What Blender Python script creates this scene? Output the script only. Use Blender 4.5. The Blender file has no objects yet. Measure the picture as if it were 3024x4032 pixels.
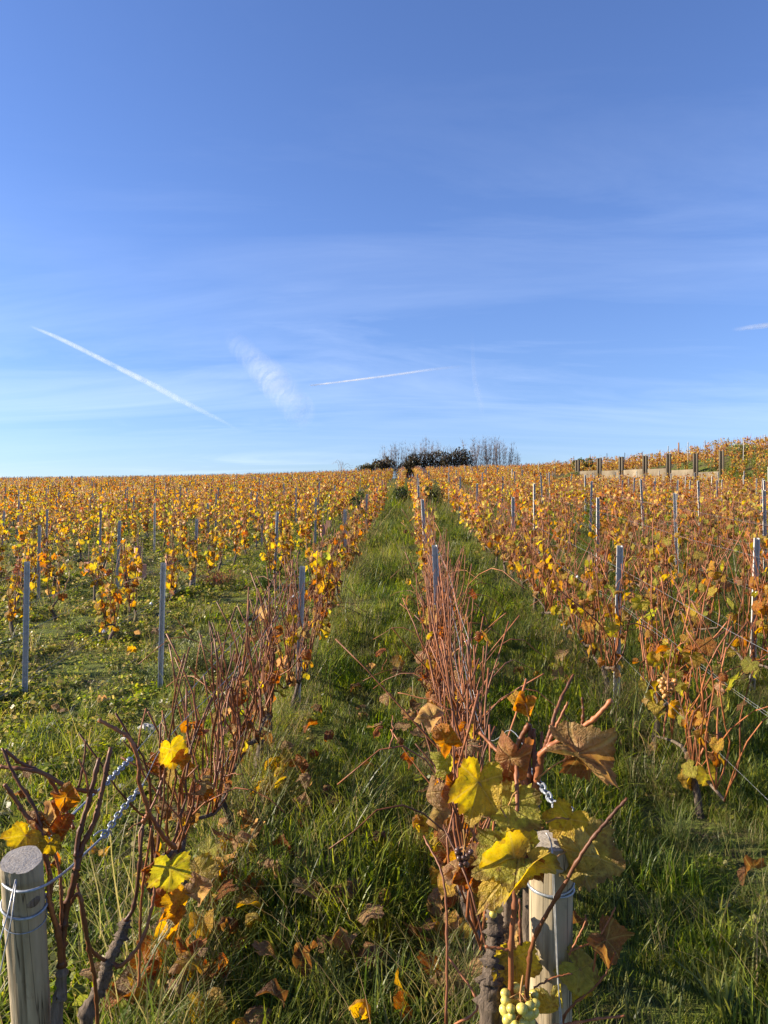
import bpy, math, random
import numpy as np
from mathutils import Vector, Matrix

SC = bpy.context.scene
COL = SC.collection
R = math.radians

# ------------------------------------------------------------------ camera, sky, sun, exposure
F = 2912.0                       # focal length in photograph pixels (26 mm equivalent)
YAW = math.atan(89.0 / F)        # the rows run a little to the right of the optical axis
EYE = 1.74
cam_d = bpy.data.cameras.new('camera')
cam_d.sensor_width = 36; cam_d.lens = 26
cam_d.clip_start = 0.05; cam_d.clip_end = 60000
cam = bpy.data.objects.new('camera', cam_d); COL.objects.link(cam)
cam.location = (0, 0, EYE); cam.rotation_euler = (R(90), 0, YAW)
SC.camera = cam

SUN_EL, SUN_BEARING = 21.0, 272.0     # bearing clockwise from +Y (the row direction)
b = R(SUN_BEARING)
TO_SUN = Vector((math.sin(b) * math.cos(R(SUN_EL)), math.cos(b) * math.cos(R(SUN_EL)), math.sin(R(SUN_EL))))
sun_d = bpy.data.lights.new('sun', 'SUN'); sun_d.energy = 5.0; sun_d.angle = R(0.5); sun_d.color = (1.0, 0.87, 0.68)
sun = bpy.data.objects.new('sun', sun_d); COL.objects.link(sun)
sun.rotation_euler = TO_SUN.to_track_quat('Z', 'Y').to_euler(); sun.location = (-40, 0, 40)

SC.view_settings.view_transform = 'Standard'; SC.view_settings.look = 'None'
SC.view_settings.exposure = 1.25; SC.view_settings.gamma = 1.0
SC.cycles.max_bounces = 8; SC.cycles.transparent_max_bounces = 12
SC.cycles.caustics_reflective = False; SC.cycles.caustics_refractive = False
SC.cycles.use_denoising = True

class NT:
    """small helper for building node trees"""
    def __init__(self, nt): self.nt = nt
    def n(self, t, **kw):
        nd = self.nt.nodes.new(t)
        for k, v in kw.items():
            if k[0] == '_': setattr(nd, k[1:], v)
        return nd
    def l(self, a, b): self.nt.links.new(a, b)
    def val(self, x): return x
    def setin(self, nd, i, v):
        if hasattr(v, 'is_output'): self.l(v, nd.inputs[i])
        elif v is not None: nd.inputs[i].default_value = v
    def math(self, op, a, b=None, c=None, clamp=False):
        nd = self.n('ShaderNodeMath', _operation=op, _use_clamp=clamp)
        for i, v in enumerate((a, b, c)): self.setin(nd, i, v)
        return nd.outputs[0]
    def mix(self, f, a, b, blend='MIX'):
        nd = self.n('ShaderNodeMix', _data_type='RGBA', _blend_type=blend)
        self.setin(nd, 0, f); self.setin(nd, 6, a); self.setin(nd, 7, b)
        return nd.outputs[2]
    def noise(self, vec, scale, detail=3, rough=0.5, dist=0.0):
        nd = self.n('ShaderNodeTexNoise')
        if vec is not None: self.l(vec, nd.inputs['Vector'])
        nd.inputs['Scale'].default_value = scale; nd.inputs['Detail'].default_value = detail
        nd.inputs['Roughness'].default_value = rough; nd.inputs['Distortion'].default_value = dist
        return nd.outputs['Fac']
    def ramp(self, f, stops, interp='LINEAR'):
        nd = self.n('ShaderNodeValToRGB'); cr = nd.color_ramp; cr.interpolation = interp
        while len(cr.elements) < len(stops): cr.elements.new(0.5)
        for e, (p, c) in zip(cr.elements, stops):
            e.position = p; e.color = c if len(c) == 4 else (*c, 1)
        self.l(f, nd.inputs[0]); return nd.outputs[0]
    def maprange(self, v, a, b, c=0.0, d=1.0):
        nd = self.n('ShaderNodeMapRange'); nd.clamp = True
        for i, x in enumerate((v, a, b, c, d)): self.setin(nd, i, x)
        return nd.outputs[0]
    def mapping(self, vec, scale=(1, 1, 1), rot=(0, 0, 0), loc=(0, 0, 0)):
        nd = self.n('ShaderNodeMapping'); self.l(vec, nd.inputs[0])
        nd.inputs[1].default_value = loc; nd.inputs[2].default_value = rot; nd.inputs[3].default_value = scale
        return nd.outputs[0]

world = bpy.data.worlds.new('World'); SC.world = world; world.use_nodes = True
wt = world.node_tree; wt.nodes.clear(); W = NT(wt)
sky = W.n('ShaderNodeTexSky', _sky_type='NISHITA', _sun_disc=False, _sun_elevation=R(SUN_EL), _sun_rotation=R(SUN_BEARING),
          _air_density=1.0, _dust_density=0.1, _ozone_density=2.2, _altitude=200)
tc = W.n('ShaderNodeTexCoord')
sep = W.n('ShaderNodeSeparateXYZ'); W.l(tc.outputs['Generated'], sep.inputs[0])
den = W.math('ADD', W.math('MAXIMUM', sep.outputs[2], 0.0), 0.10)
cmb = W.n('ShaderNodeCombineXYZ')
W.l(W.math('DIVIDE', sep.outputs[0], den), cmb.inputs[0]); W.l(W.math('DIVIDE', sep.outputs[1], den), cmb.inputs[1])
wisp = W.noise(W.mapping(cmb.outputs[0], (0.55, 1.5, 1), (0, 0, R(-24))), 1.0, 7, 0.62, 0.9)
big = W.noise(W.mapping(cmb.outputs[0], (0.3, 0.42, 1), (0, 0, R(-20)), (3.1, 0.7, 0)), 1.0, 3, 0.5, 0.3)
wf = W.math('MULTIPLY', W.maprange(wisp, 0.46, 0.86), W.maprange(big, 0.40, 0.62))
wf = W.math('MULTIPLY', wf, W.maprange(sep.outputs[2], 0.05, 0.5, 0.50, 0.07))
band = W.noise(W.mapping(cmb.outputs[0], (0.35, 1.1, 1), (0, 0, R(8)), (1.7, 4.2, 0)), 1.0, 6, 0.6, 0.7)
bandf = W.math('MULTIPLY', W.maprange(band, 0.42, 0.70), W.math('MULTIPLY', W.maprange(sep.outputs[2], 0.05, 0.13), W.maprange(sep.outputs[2], 0.16, 0.40, 1.0, 0.0)))
wf = W.math('MAXIMUM', wf, W.math('MULTIPLY', bandf, 0.24))
skyg = W.mix(1.0, sky.outputs[0], W.mix(W.maprange(sep.outputs[2], 0.0, 0.35), (0.70, 0.80, 1.12, 1), (0.88, 1.0, 1.42, 1)), 'MULTIPLY')
cloud = W.mix(wf, skyg, (7.0, 7.9, 9.8, 1))
bg = W.n('ShaderNodeBackground'); W.l(cloud, bg.inputs[0]); bg.inputs[1].default_value = 0.067
wo = W.n('ShaderNodeOutputWorld'); W.l(bg.outputs[0], wo.inputs[0])

# ------------------------------------------------------------------ helpers
CF = Vector((-math.sin(YAW), math.cos(YAW), 0)); CR = Vector((math.cos(YAW), math.sin(YAW), 0))
def at(px, py, d):
    """point seen at a photograph pixel, d metres deep"""
    return Vector((0, 0, EYE)) + CF * d + CR * ((px - 1512) / F * d) + Vector((0, 0, -(py - 2016) / F * d))

def to_px(x, y, z):
    d = CF.x * x + CF.y * y; r = CR.x * x + CR.y * y
    return 1512 + F * r / d, 2016 - F * (z - EYE) / d, d

def sstep(v, a, b):
    t = np.clip((np.asarray(v, float) - a) / (b - a), 0, 1); return t * t * (3 - 2 * t)

# terrain ----------------------------------------------------------
_ys = np.arange(-80, 400, 0.5)
_sl = np.interp(_ys, [-80, -2, 2, 34, 70, 92, 120, 400], [-0.01, 0.01, 0.075, 0.075, 0.057, 0.035, -0.02, -0.06])
_g = np.concatenate([[0], np.cumsum((_sl[1:] + _sl[:-1]) * 0.25)])
_g -= np.interp(10, _ys, _g) - 0.75
WA = np.array([10.4, 45.0]); WB = np.array([16.2, 38.0])        # the two ends of the concrete wall
WL = float(np.linalg.norm(WB - WA)); WU = (WB - WA) / WL; WN = np.array([-WU[1], WU[0]])
if WN[1] < 0: WN = -WN
def wall_sd(x, y):
    px = np.asarray(x, float) - WA[0]; py = np.asarray(y, float) - WA[1]
    return px * WU[0] + py * WU[1], px * WN[0] + py * WN[1]
def bumps(x, y):
    return (np.sin(x * 1.7 + 0.6 * np.sin(y * 0.9)) * np.sin(y * 1.3 + 1.1) * 0.022
            + np.sin(x * 4.1 + y * 2.3) * np.sin(y * 3.7 - x * 1.9) * 0.012)
def terrain(x, y):
    x = np.asarray(x, float); y = np.asarray(y, float)
    g = np.interp(y, _ys, _g)
    cr = np.where(x < 0, -1.0 * (1 - np.exp(np.minimum(x, 0) * 0.055)), 0.025 * np.minimum(x, 40))
    s, d = wall_sd(x, y)
    dip = 0.50 * sstep(x, 3.5, 8) * (1 - sstep(x, 17, 24)) * sstep(y, 11, 28) * (1 - sstep(y, 46, 56)) * sstep(s, -9, -1)
    behind = 0.45 * sstep(d, 0.05, 0.45) + 0.55 * sstep(d, 0.4, 3.2)
    inwall = sstep(s, -0.4, 0) * (1 - sstep(s, WL, WL + 0.4))
    soft = sstep(d, -4, 3)
    bm = inwall * behind + (1 - inwall) * soft
    raise_ = (0.5 + 0.85 * sstep(s, 0, 9)) * sstep(s, -7, 0) * (1 - sstep(d, 25, 60))
    far = 1 - sstep(np.hypot(x, y), 14, 30)
    return g + cr - dip * (1 - bm) + raise_ * bm + bumps(x, y) * (0.35 + 0.65 * far)
def tz(x, y): return float(terrain(x, y))

# mesh building ----------------------------------------------------
class MB:
    def __init__(self): self.v = []; self.f = []; self.m = []; self.c = []; self.n = 0; self.hascol = False
    def add(self, v, f, m=0, col=None):
        v = np.asarray(v, float).reshape(-1, 3)
        self.v.append(v); o = self.n; self.n += len(v)
        self.f.extend([tuple(int(i) + o for i in q) for q in f]); self.m.extend([m] * len(f))
        if col is not None:
            self.hascol = True; c = np.asarray(col, float)
            if c.ndim == 1: c = np.tile(c, (len(v), 1))
        else: c = np.ones((len(v), 3))
        self.c.append(c)
    def tube(self, pts, rad, sides=6, m=0, col=None, caps=True, rough=0.0, rng=None, squash=None):
        P = np.asarray(pts, float); n = len(P)
        rad = np.broadcast_to(np.asarray(rad, float), (n,))
        T = np.gradient(P, axis=0); T /= np.linalg.norm(T, axis=1)[:, None] + 1e-12
        a = np.array([0, 0, 1.0]) if abs(T[0][2]) < 0.9 else np.array([1.0, 0, 0])
        u = np.cross(T[0], a); u /= np.linalg.norm(u)
        ang = np.arange(sides) * 2 * math.pi / sides
        V = []
        for i in range(n):
            u = u - T[i] * np.dot(u, T[i]); u /= np.linalg.norm(u) + 1e-12
            w = np.cross(T[i], u)
            rr = rad[i] * (1 + (rng.normal(0, rough, sides) if rough else 0))
            rr = np.broadcast_to(rr, (sides,))
            V.append(P[i] + (np.cos(ang) * rr)[:, None] * u + (np.sin(ang) * rr)[:, None] * w)
        V = np.concatenate(V); Fc = []
        for i in range(n - 1):
            for j in range(sides):
                k = (j + 1) % sides
                Fc.append((i * sides + j, i * sides + k, (i + 1) * sides + k, (i + 1) * sides + j))
        if caps:
            Fc.append(tuple(range(sides - 1, -1, -1))); Fc.append(tuple(range((n - 1) * sides, n * sides)))
        self.add(V, Fc, m, col)
    def box(self, lo, hi, m=0, col=None):
        x0, y0, z0 = lo; x1, y1, z1 = hi
        v = [(x0, y0, z0), (x1, y0, z0), (x1, y1, z0), (x0, y1, z0), (x0, y0, z1), (x1, y0, z1), (x1, y1, z1), (x0, y1, z1)]
        self.add(v, [(0, 3, 2, 1), (4, 5, 6, 7), (0, 1, 5, 4), (1, 2, 6, 5), (2, 3, 7, 6), (3, 0, 4, 7)], m, col)
    def mesh(self, name, mats, smooth=True):
        me = bpy.data.meshes.new(name)
        V = np.concatenate(self.v) if self.v else np.zeros((0, 3))
        me.from_pydata(V.tolist(), [], self.f)
        for m in (mats if isinstance(mats, (list, tuple)) else [mats]): me.materials.append(m)
        me.polygons.foreach_set('material_index', self.m)
        if smooth: me.polygons.foreach_set('use_smooth', [True] * len(self.f))
        if self.hascol:
            at_ = me.attributes.new('Col', 'FLOAT_COLOR', 'POINT')
            C = np.concatenate(self.c); C4 = np.ones((len(C), 4)); C4[:, :3] = C
            at_.data.foreach_set('color', C4.ravel())
        me.update(); return me
    def obj(self, name, mats, parent=None, smooth=True): return link(name, self.mesh(name, mats, smooth), parent)

def link(name, data, parent=None, loc=None):
    o = bpy.data.objects.new(name, data); COL.objects.link(o)
    if parent is not None: o.parent = parent
    if loc is not None: o.location = loc
    return o
def tag(o, label=None, cat=None, group=None, kind=None):
    if label: o['label'] = label
    if cat: o['category'] = cat
    if group: o['group'] = group
    if kind: o['kind'] = kind
    return o
def empty(name, loc, label=None, cat=None, group=None, rz=0.0):
    o = link(name, None); o.location = loc; o.rotation_euler = (0, 0, rz); o.empty_display_size = 0.1
    return tag(o, label, cat, group)
def spline(pts, n):
    """Catmull-Rom through a few points"""
    P = np.asarray([tuple(p) for p in pts], float)
    if len(P) == 2: return P[0] + (P[1] - P[0]) * np.linspace(0, 1, n)[:, None]
    E = np.vstack([2 * P[0] - P[1], P, 2 * P[-1] - P[-2]]); out = []
    for t in np.linspace(0, len(P) - 1 - 1e-9, n):
        i = int(t); u = t - i; a, b_, c, d = E[i:i + 4]
        out.append(0.5 * (2 * b_ + (c - a) * u + (2 * a - 5 * b_ + 4 * c - d) * u ** 2 + (3 * b_ - a - 3 * c + d) * u ** 3))
    return np.array(out)

# ------------------------------------------------------------------ materials
def newmat(name):
    m = bpy.data.materials.new(name); m.use_nodes = True; nt = m.node_tree; nt.nodes.clear()
    t = NT(nt); out = t.n('ShaderNodeOutputMaterial'); return m, t, out
def principled(t, col, rough=0.6, spec=0.4, metal=0.0, bump=None, bstr=0.3, bdist=0.01):
    p = t.n('ShaderNodeBsdfPrincipled')
    t.setin(p, 'Base Color', col if hasattr(col, 'is_output') else (*col[:3], 1)); t.setin(p, 'Roughness', rough)
    t.setin(p, 'Specular IOR Level', spec); t.setin(p, 'Metallic', metal)
    if bump is not None:
        bn = t.n('ShaderNodeBump'); bn.inputs['Strength'].default_value = bstr; bn.inputs['Distance'].default_value = bdist
        t.l(bump, bn.inputs['Height']); t.l(bn.outputs[0], p.inputs['Normal'])
    return p
def hsv(t, col, h=0.5, s=1.0, v=1.0):
    nd = t.n('ShaderNodeHueSaturation'); t.setin(nd, 'Hue', h); t.setin(nd, 'Saturation', s); t.setin(nd, 'Value', v)
    t.l(col, nd.inputs['Color']); return nd.outputs[0]

def leaf_material(name, per_object, transl=0.5):
    m, t, out = newmat(name)
    oi = t.n('ShaderNodeObjectInfo'); tcd = t.n('ShaderNodeTexCoord')
    if per_object:
        col = oi.outputs['Color']; vec = tcd.outputs['Object']
        rnd = oi.outputs['Random']
        off = t.n('ShaderNodeVectorMath', _operation='ADD'); t.l(vec, off.inputs[0])
        cx = t.n('ShaderNodeCombineXYZ'); t.l(t.math('MULTIPLY', rnd, 37.0), cx.inputs[2]); t.l(cx.outputs[0], off.inputs[1])
        nv = off.outputs[0]
        sp = t.n('ShaderNodeSeparateXYZ'); t.l(vec, sp.inputs[0])
        rad = t.math('SQRT', t.math('ADD', t.math('POWER', sp.outputs[0], 2.0), t.math('POWER', sp.outputs[1], 2.0)))
        n1 = t.noise(nv, 2.3, 4, 0.6)
        edge = t.maprange(t.math('ADD', t.math('MULTIPLY', rad, 0.75), n1), 1.0, 1.16)
        veins = None
        for a in (0, 58, -58, 118, -118):
            dx, dy = math.sin(R(a)), math.cos(R(a))
            al = t.math('ADD', t.math('MULTIPLY', sp.outputs[0], dx), t.math('MULTIPLY', sp.outputs[1], dy))
            pe = t.math('ABSOLUTE', t.math('SUBTRACT', t.math('MULTIPLY', sp.outputs[0], dy), t.math('MULTIPLY', sp.outputs[1], dx)))
            w = t.maprange(pe, 0.012, 0.04, 1.0, 0.0)
            w = t.math('MULTIPLY', w, t.math('GREATER_THAN', al, 0.0))
            # side veins: stripes slanting off the main vein
            st = t.math('SINE', t.math('MULTIPLY', t.math('SUBTRACT', al, t.math('MULTIPLY', pe, 0.8)), 38.0))
            sv = t.math('MULTIPLY', t.math('MULTIPLY', t.maprange(st, 0.86, 1.0), t.maprange(pe, 0.22, 0.30, 0.5, 0.0)), t.math('GREATER_THAN', al, 0.05))
            w = t.math('MAXIMUM', w, sv)
            veins = w if veins is None else t.math('MAXIMUM', veins, w)
        col = hsv(t, col, t.maprange(n1, 0.3, 0.7, 0.485, 0.52), 1.0, t.maprange(t.noise(nv, 6.0, 3), 0.3, 0.7, 0.72, 1.2))
        col = t.mix(t.math('MULTIPLY', edge, 0.7), col, (0.17, 0.07, 0.025, 1))
        col = t.mix(t.math('MULTIPLY', t.maprange(t.noise(nv, 4.5, 2, 0.5), 0.60, 0.68), 0.6), col, (0.22, 0.10, 0.03, 1))
        vo = t.n('ShaderNodeTexVoronoi', _feature='DISTANCE_TO_EDGE'); t.l(nv, vo.inputs['Vector']); vo.inputs['Scale'].default_value = 11.0
        net = t.maprange(vo.outputs['Distance'], 0.0, 0.07, 1.0, 0.0)
        veins = t.math('MAXIMUM', veins, t.math('MULTIPLY', net, 0.22))
        spk = t.maprange(t.noise(nv, 26.0, 2, 0.5), 0.66, 0.70)
        col = t.mix(t.math('MULTIPLY', spk, 0.7), col, (0.13, 0.06, 0.02, 1))
        col = t.mix(t.math('MULTIPLY', veins, 0.35), col, (0.55, 0.42, 0.14, 1))
        height = t.math('ADD', t.math('MULTIPLY', veins, -0.7), t.math('MULTIPLY', t.noise(nv, 7.0, 4), 2.0))
    else:
        a = t.n('ShaderNodeAttribute', _attribute_name='Col'); col = a.outputs['Color']
        rnd = oi.outputs['Random']
        n1 = t.noise(tcd.outputs['Object'], 22.0, 2, 0.6)
        col = hsv(t, col, t.maprange(rnd, 0, 1, 0.488, 0.512), 1.0, t.maprange(n1, 0.3, 0.7, 0.7, 1.25))
        height = t.noise(tcd.outputs['Object'], 60.0, 2)
    p = principled(t, col, 0.5, 0.35, 0, height, 0.8, 0.01 if per_object else 0.004)
    tr = t.n('ShaderNodeBsdfTranslucent'); t.l(hsv(t, col, 0.5, 1.12, 1.35), tr.inputs[0])
    mx = t.n('ShaderNodeMixShader'); mx.inputs[0].default_value = transl
    t.l(p.outputs[0], mx.inputs[1]); t.l(tr.outputs[0], mx.inputs[2]); t.l(mx.outputs[0], out.inputs[0])
    return m
M_LEAF = leaf_material('leaf_single', True)
M_FOL = leaf_material('leaf_foliage', False)

def wood_like(name, c1, c2, scale, stretch=(1, 1, 1), rough=0.75, bstr=0.5, bdist=0.004, rand=0.25, spec=0.3):
    m, t, out = newmat(name); tcd = t.n('ShaderNodeTexCoord'); oi = t.n('ShaderNodeObjectInfo')
    v = t.mapping(tcd.outputs['Object'], stretch)
    n1 = t.noise(v, scale, 5, 0.65, 0.3); n2 = t.noise(tcd.outputs['Object'], scale * 0.21, 2)
    col = t.ramp(t.math('ADD', t.math('MULTIPLY', n1, 0.7), t.math('MULTIPLY', n2, 0.3)), [(0.32, c1), (0.68, c2)])
    col = hsv(t, col, 0.5, 1.0, t.maprange(oi.outputs['Random'], 0, 1, 1 - rand, 1 + rand))
    p = principled(t, col, rough, spec, 0, n1, bstr, bdist); t.l(p.outputs[0], out.inputs[0]); return m
M_CANE = wood_like('cane_bark', (0.075, 0.024, 0.010), (0.35, 0.125, 0.045), 34, (1, 1, 0.3), 0.5, 0.4, 0.0012, 0.5, 0.35)
M_TRUNK = wood_like('trunk_bark', (0.025, 0.017, 0.012), (0.24, 0.18, 0.13), 34, (3, 3, 0.22), 0.9, 1.0, 0.010)
M_PETIOLE = wood_like('petiole', (0.32, 0.20, 0.06), (0.45, 0.22, 0.08), 30)
M_TWIG = wood_like('hill_twigs', (0.10, 0.075, 0.068), (0.23, 0.18, 0.165), 3)

def ground_material():
    m, t, out = newmat('soil_and_moss'); tcd = t.n('ShaderNodeTexCoord'); v = tcd.outputs['Object']
    n1 = t.noise(v, 1.3, 4, 0.6); n2 = t.noise(v, 14, 5, 0.7); n3 = t.noise(v, 60, 3, 0.6)
    soil = t.ramp(n3, [(0.3, (0.035, 0.024, 0.015)), (0.7, (0.12, 0.085, 0.05))])
    green = t.ramp(n2, [(0.3, (0.055, 0.075, 0.014)), (0.7, (0.17, 0.20, 0.035))])
    col = t.mix(t.maprange(t.math('ADD', t.math('MULTIPLY', n1, 0.55), t.math('MULTIPLY', n2, 0.45)), 0.40, 0.54), soil, green)
    col = t.mix(t.math('MULTIPLY', t.maprange(t.noise(v, 33, 4, 0.7), 0.58, 0.70), 0.55), col, (0.24, 0.16, 0.07, 1))
    p = principled(t, col, 0.95, 0.15, 0, t.math('ADD', n2, t.math('MULTIPLY', n3, 0.4)), 0.9, 0.05)
    t.l(p.outputs[0], out.inputs[0]); return m
M_GROUND = ground_material()

def blade_material():
    m, t, out = newmat('grass_blade'); a = t.n('ShaderNodeAttribute', _attribute_name='Col'); oi = t.n('ShaderNodeObjectInfo')
    col = hsv(t, a.outputs['Color'], t.maprange(oi.outputs['Random'], 0, 1, 0.485, 0.51), 1.0, t.maprange(oi.outputs['Random'], 0, 1, 1.25, 0.75))
    loc = oi.outputs['Location']; q = t.noise(loc, 1.1, 3, 0.6); q2 = t.noise(loc, 3.7, 2, 0.5)
    col = hsv(t, col, t.maprange(q, 0.3, 0.7, 0.475, 0.515), t.maprange(q2, 0.3, 0.7, 0.85, 1.1), t.maprange(q2, 0.3, 0.7, 0.75, 1.25))
    col = t.mix(t.maprange(t.noise(loc, 1.9, 3, 0.6), 0.56, 0.72, 0.0, 0.45), col, (0.22, 0.17, 0.06, 1))
    p = principled(t, col, 0.42, 0.38)
    tr = t.n('ShaderNodeBsdfTranslucent'); t.l(hsv(t, col, 0.49, 1.1, 1.6), tr.inputs[0])
    mx = t.n('ShaderNodeMixShader'); mx.inputs[0].default_value = 0.5
    t.l(p.outputs[0], mx.inputs[1]); t.l(tr.outputs[0], mx.inputs[2]); t.l(mx.outputs[0], out.inputs[0]); return m
M_GRASS = blade_material()

def metal(name, c1, c2, rough=0.45, met=0.75, scale=30):
    m, t, out = newmat(name); tcd = t.n('ShaderNodeTexCoord'); n1 = t.noise(tcd.outputs['Object'], scale, 5, 0.65)
    n2 = t.noise(t.mapping(tcd.outputs['Object'], (1, 1, 0.12)), scale * 0.9, 3)
    col = t.ramp(t.math('ADD', t.math('MULTIPLY', n1, 0.6), t.math('MULTIPLY', n2, 0.4)), [(0.35, c1), (0.65, c2)])
    p = principled(t, col, t.maprange(n1, 0.3, 0.7, rough - 0.1, rough + 0.15), 0.5, met, n1, 0.15, 0.001)
    t.l(p.outputs[0], out.inputs[0]); return m
M_GALV = metal('galvanised_steel', (0.40, 0.38, 0.34), (0.62, 0.59, 0.53), 0.6, 0.03)
M_WIRE = metal('wire', (0.30, 0.30, 0.30), (0.46, 0.46, 0.46), 0.42, 0.6, 80)
M_CHAIN = metal('chain', (0.20, 0.22, 0.25), (0.42, 0.45, 0.48), 0.45, 0.5, 120)

def post_material():
    m, t, out = newmat('weathered_post'); tcd = t.n('ShaderNodeTexCoord'); v = tcd.outputs['Object']
    g = t.noise(t.mapping(v, (1, 1, 0.05)), 60, 5, 0.6, 0.25); b2 = t.noise(t.mapping(v, (1, 1, 0.35)), 9, 4, 0.6)
    st = t.noise(t.mapping(v, (1, 1, 0.6)), 22, 4, 0.7)
    col = t.ramp(g, [(0.32, (0.13, 0.095, 0.06)), (0.48, (0.36, 0.285, 0.18)), (0.66, (0.54, 0.44, 0.30))])
    col = t.mix(t.maprange(b2, 0.42, 0.62), col, (0.34, 0.28, 0.185, 1))
    col = t.mix(t.math('MULTIPLY', t.maprange(st, 0.58, 0.72), 0.6), col, (0.14, 0.105, 0.065, 1))
    crk = t.noise(t.mapping(v, (1, 1, 0.03)), 36, 2, 0.5)
    ck = t.math('MULTIPLY', t.maprange(t.math('ABSOLUTE', t.math('SUBTRACT', crk, 0.5)), 0.0, 0.012, 1, 0), t.maprange(b2, 0.45, 0.55))
    col = t.mix(ck, col, (0.05, 0.035, 0.02, 1))
    p = principled(t, col, 0.8, 0.25, 0, t.math('SUBTRACT', g, ck), 0.55, 0.003); t.l(p.outputs[0], out.inputs[0]); return m
M_POST = post_material()
def end_material():
    m, t, out = newmat('post_end_grain'); tcd = t.n('ShaderNodeTexCoord'); v = tcd.outputs['Object']
    wv = t.n('ShaderNodeTexWave', _wave_type='RINGS', _rings_direction='Z'); t.l(v, wv.inputs[0])
    wv.inputs['Scale'].default_value = 55; wv.inputs['Distortion'].default_value = 2.5; wv.inputs['Detail'].default_value = 3
    n = t.noise(v, 90, 4, 0.7)
    col = t.ramp(t.math('ADD', t.math('MULTIPLY', wv.outputs['Fac'], 0.14), t.math('MULTIPLY', n, 0.86)), [(0.3, (0.27, 0.23, 0.19)), (0.7, (0.50, 0.45, 0.38))])
    p = principled(t, col, 0.85, 0.2, 0, n, 0.6, 0.003); t.l(p.outputs[0], out.inputs[0]); return m
M_END = end_material()
M_CONC = wood_like('old_concrete', (0.09, 0.07, 0.045), (0.32, 0.26, 0.175), 2.2, (1, 1, 0.6), 0.9, 0.5, 0.02, 0.12)
M_CONCP = wood_like('dark_concrete', (0.10, 0.08, 0.055), (0.22, 0.18, 0.125), 3.0, (1, 1, 0.5), 0.9, 0.5, 0.02, 0.12)
M_PINK = wood_like('pink_plastic', (0.48, 0.22, 0.16), (0.62, 0.34, 0.26), 6, (1, 1, 0.4), 0.55, 0.2, 0.002, 0.2, 0.4)
M_STONE = wood_like('limestone', (0.38, 0.36, 0.32), (0.66, 0.63, 0.57), 18, (1, 1, 1), 0.9, 0.7, 0.006)
M_CLIP = wood_like('white_plastic', (0.7, 0.7, 0.7), (0.8, 0.8, 0.78), 10)
M_RUSTPOLE = wood_like('brown_pole', (0.15, 0.07, 0.035), (0.28, 0.14, 0.07), 8, (1, 1, 0.2))

def grape_material(name, c1, c2):
    m, t, out = newmat(name); tcd = t.n('ShaderNodeTexCoord'); oi = t.n('ShaderNodeObjectInfo')
    n = t.noise(tcd.outputs['Object'], 60, 3)
    col = t.mix(t.maprange(n, 0.35, 0.65), (*c1, 1), (*c2, 1))
    col = hsv(t, col, 0.5, 1.0, t.maprange(oi.outputs['Random'], 0, 1, 0.8, 1.15))
    col = t.mix(t.math('MULTIPLY', t.maprange(t.noise(tcd.outputs['Object'], 1.3, 4, 0.6), 0.56, 0.68), 0.55), col, (0.30, 0.17, 0.05, 1))
    p = principled(t, col, t.maprange(t.noise(tcd.outputs['Object'], 2.0, 3), 0.3, 0.7, 0.25, 0.55), 0.5); p.inputs['Subsurface Weight'].default_value = 0.5
    p.inputs['Subsurface Radius'].default_value = (0.01, 0.008, 0.003); p.inputs['Subsurface Scale'].default_value = 0.6
    t.l(p.outputs[0], out.inputs[0]); return m
M_GRAPE = grape_material('white_grape', (0.50, 0.42, 0.06), (0.62, 0.54, 0.16))
M_GRAPEB = grape_material('amber_grape', (0.38, 0.17, 0.05), (0.50, 0.30, 0.09))
M_RAISIN = grape_material('shrivelled_grape', (0.05, 0.025, 0.02), (0.09, 0.045, 0.04))

# ------------------------------------------------------------------ ground
def build_ground():
    xs = np.concatenate([np.arange(-170, -30, 4.0), np.arange(-30, -5, 0.6), np.arange(-5, 5, 0.16), np.arange(5, 26, 0.4), np.arange(26, 171, 4.0)])
    ys = np.concatenate([np.arange(-60, 0, 3.0), np.arange(0, 12, 0.16), np.arange(12, 56, 0.4), np.arange(56, 260, 4.0)])
    X, Y = np.meshgrid(xs, ys); Z = terrain(X, Y)
    V = np.stack([X, Y, Z], -1).reshape(-1, 3); nx, ny = len(xs), len(ys)
    i = np.arange(nx - 1); j = np.arange(ny - 1); I, J = np.meshgrid(i, j)
    a = (J * nx + I).ravel(); q = np.stack([a, a + 1, a + nx + 1, a + nx], 1)
    mb = MB(); mb.v = [V]; mb.n = len(V); mb.f = [tuple(r) for r in q.tolist()]; mb.m = [0] * len(q); mb.c = [np.ones((len(V), 3))]
    o = mb.obj('ground', M_GROUND); tag(o, 'sloping vineyard ground of soil, moss and low weeds', None, None, 'structure')
    # the land goes on to the horizon on every side, falling away behind the crest
    mb = MB(); rr = [200, 600, 2000, 9000]; n = 48; V = []; Fc = []
    for r in rr:
        for k in range(n):
            a = k * 2 * math.pi / n; V.append((r * math.cos(a), r * math.sin(a) + 40, -9 - r * 0.012))
    for q in range(len(rr) - 1):
        for k in range(n):
            k2 = (k + 1) % n; Fc.append((q * n + k, q * n + k2, (q + 1) * n + k2, (q + 1) * n + k))
    mb.add(V, Fc); o = mb.obj('distant_terrain', M_GROUND); tag(o, 'land falling away beyond the vineyard hill', None, None, 'structure')
build_ground()

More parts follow.
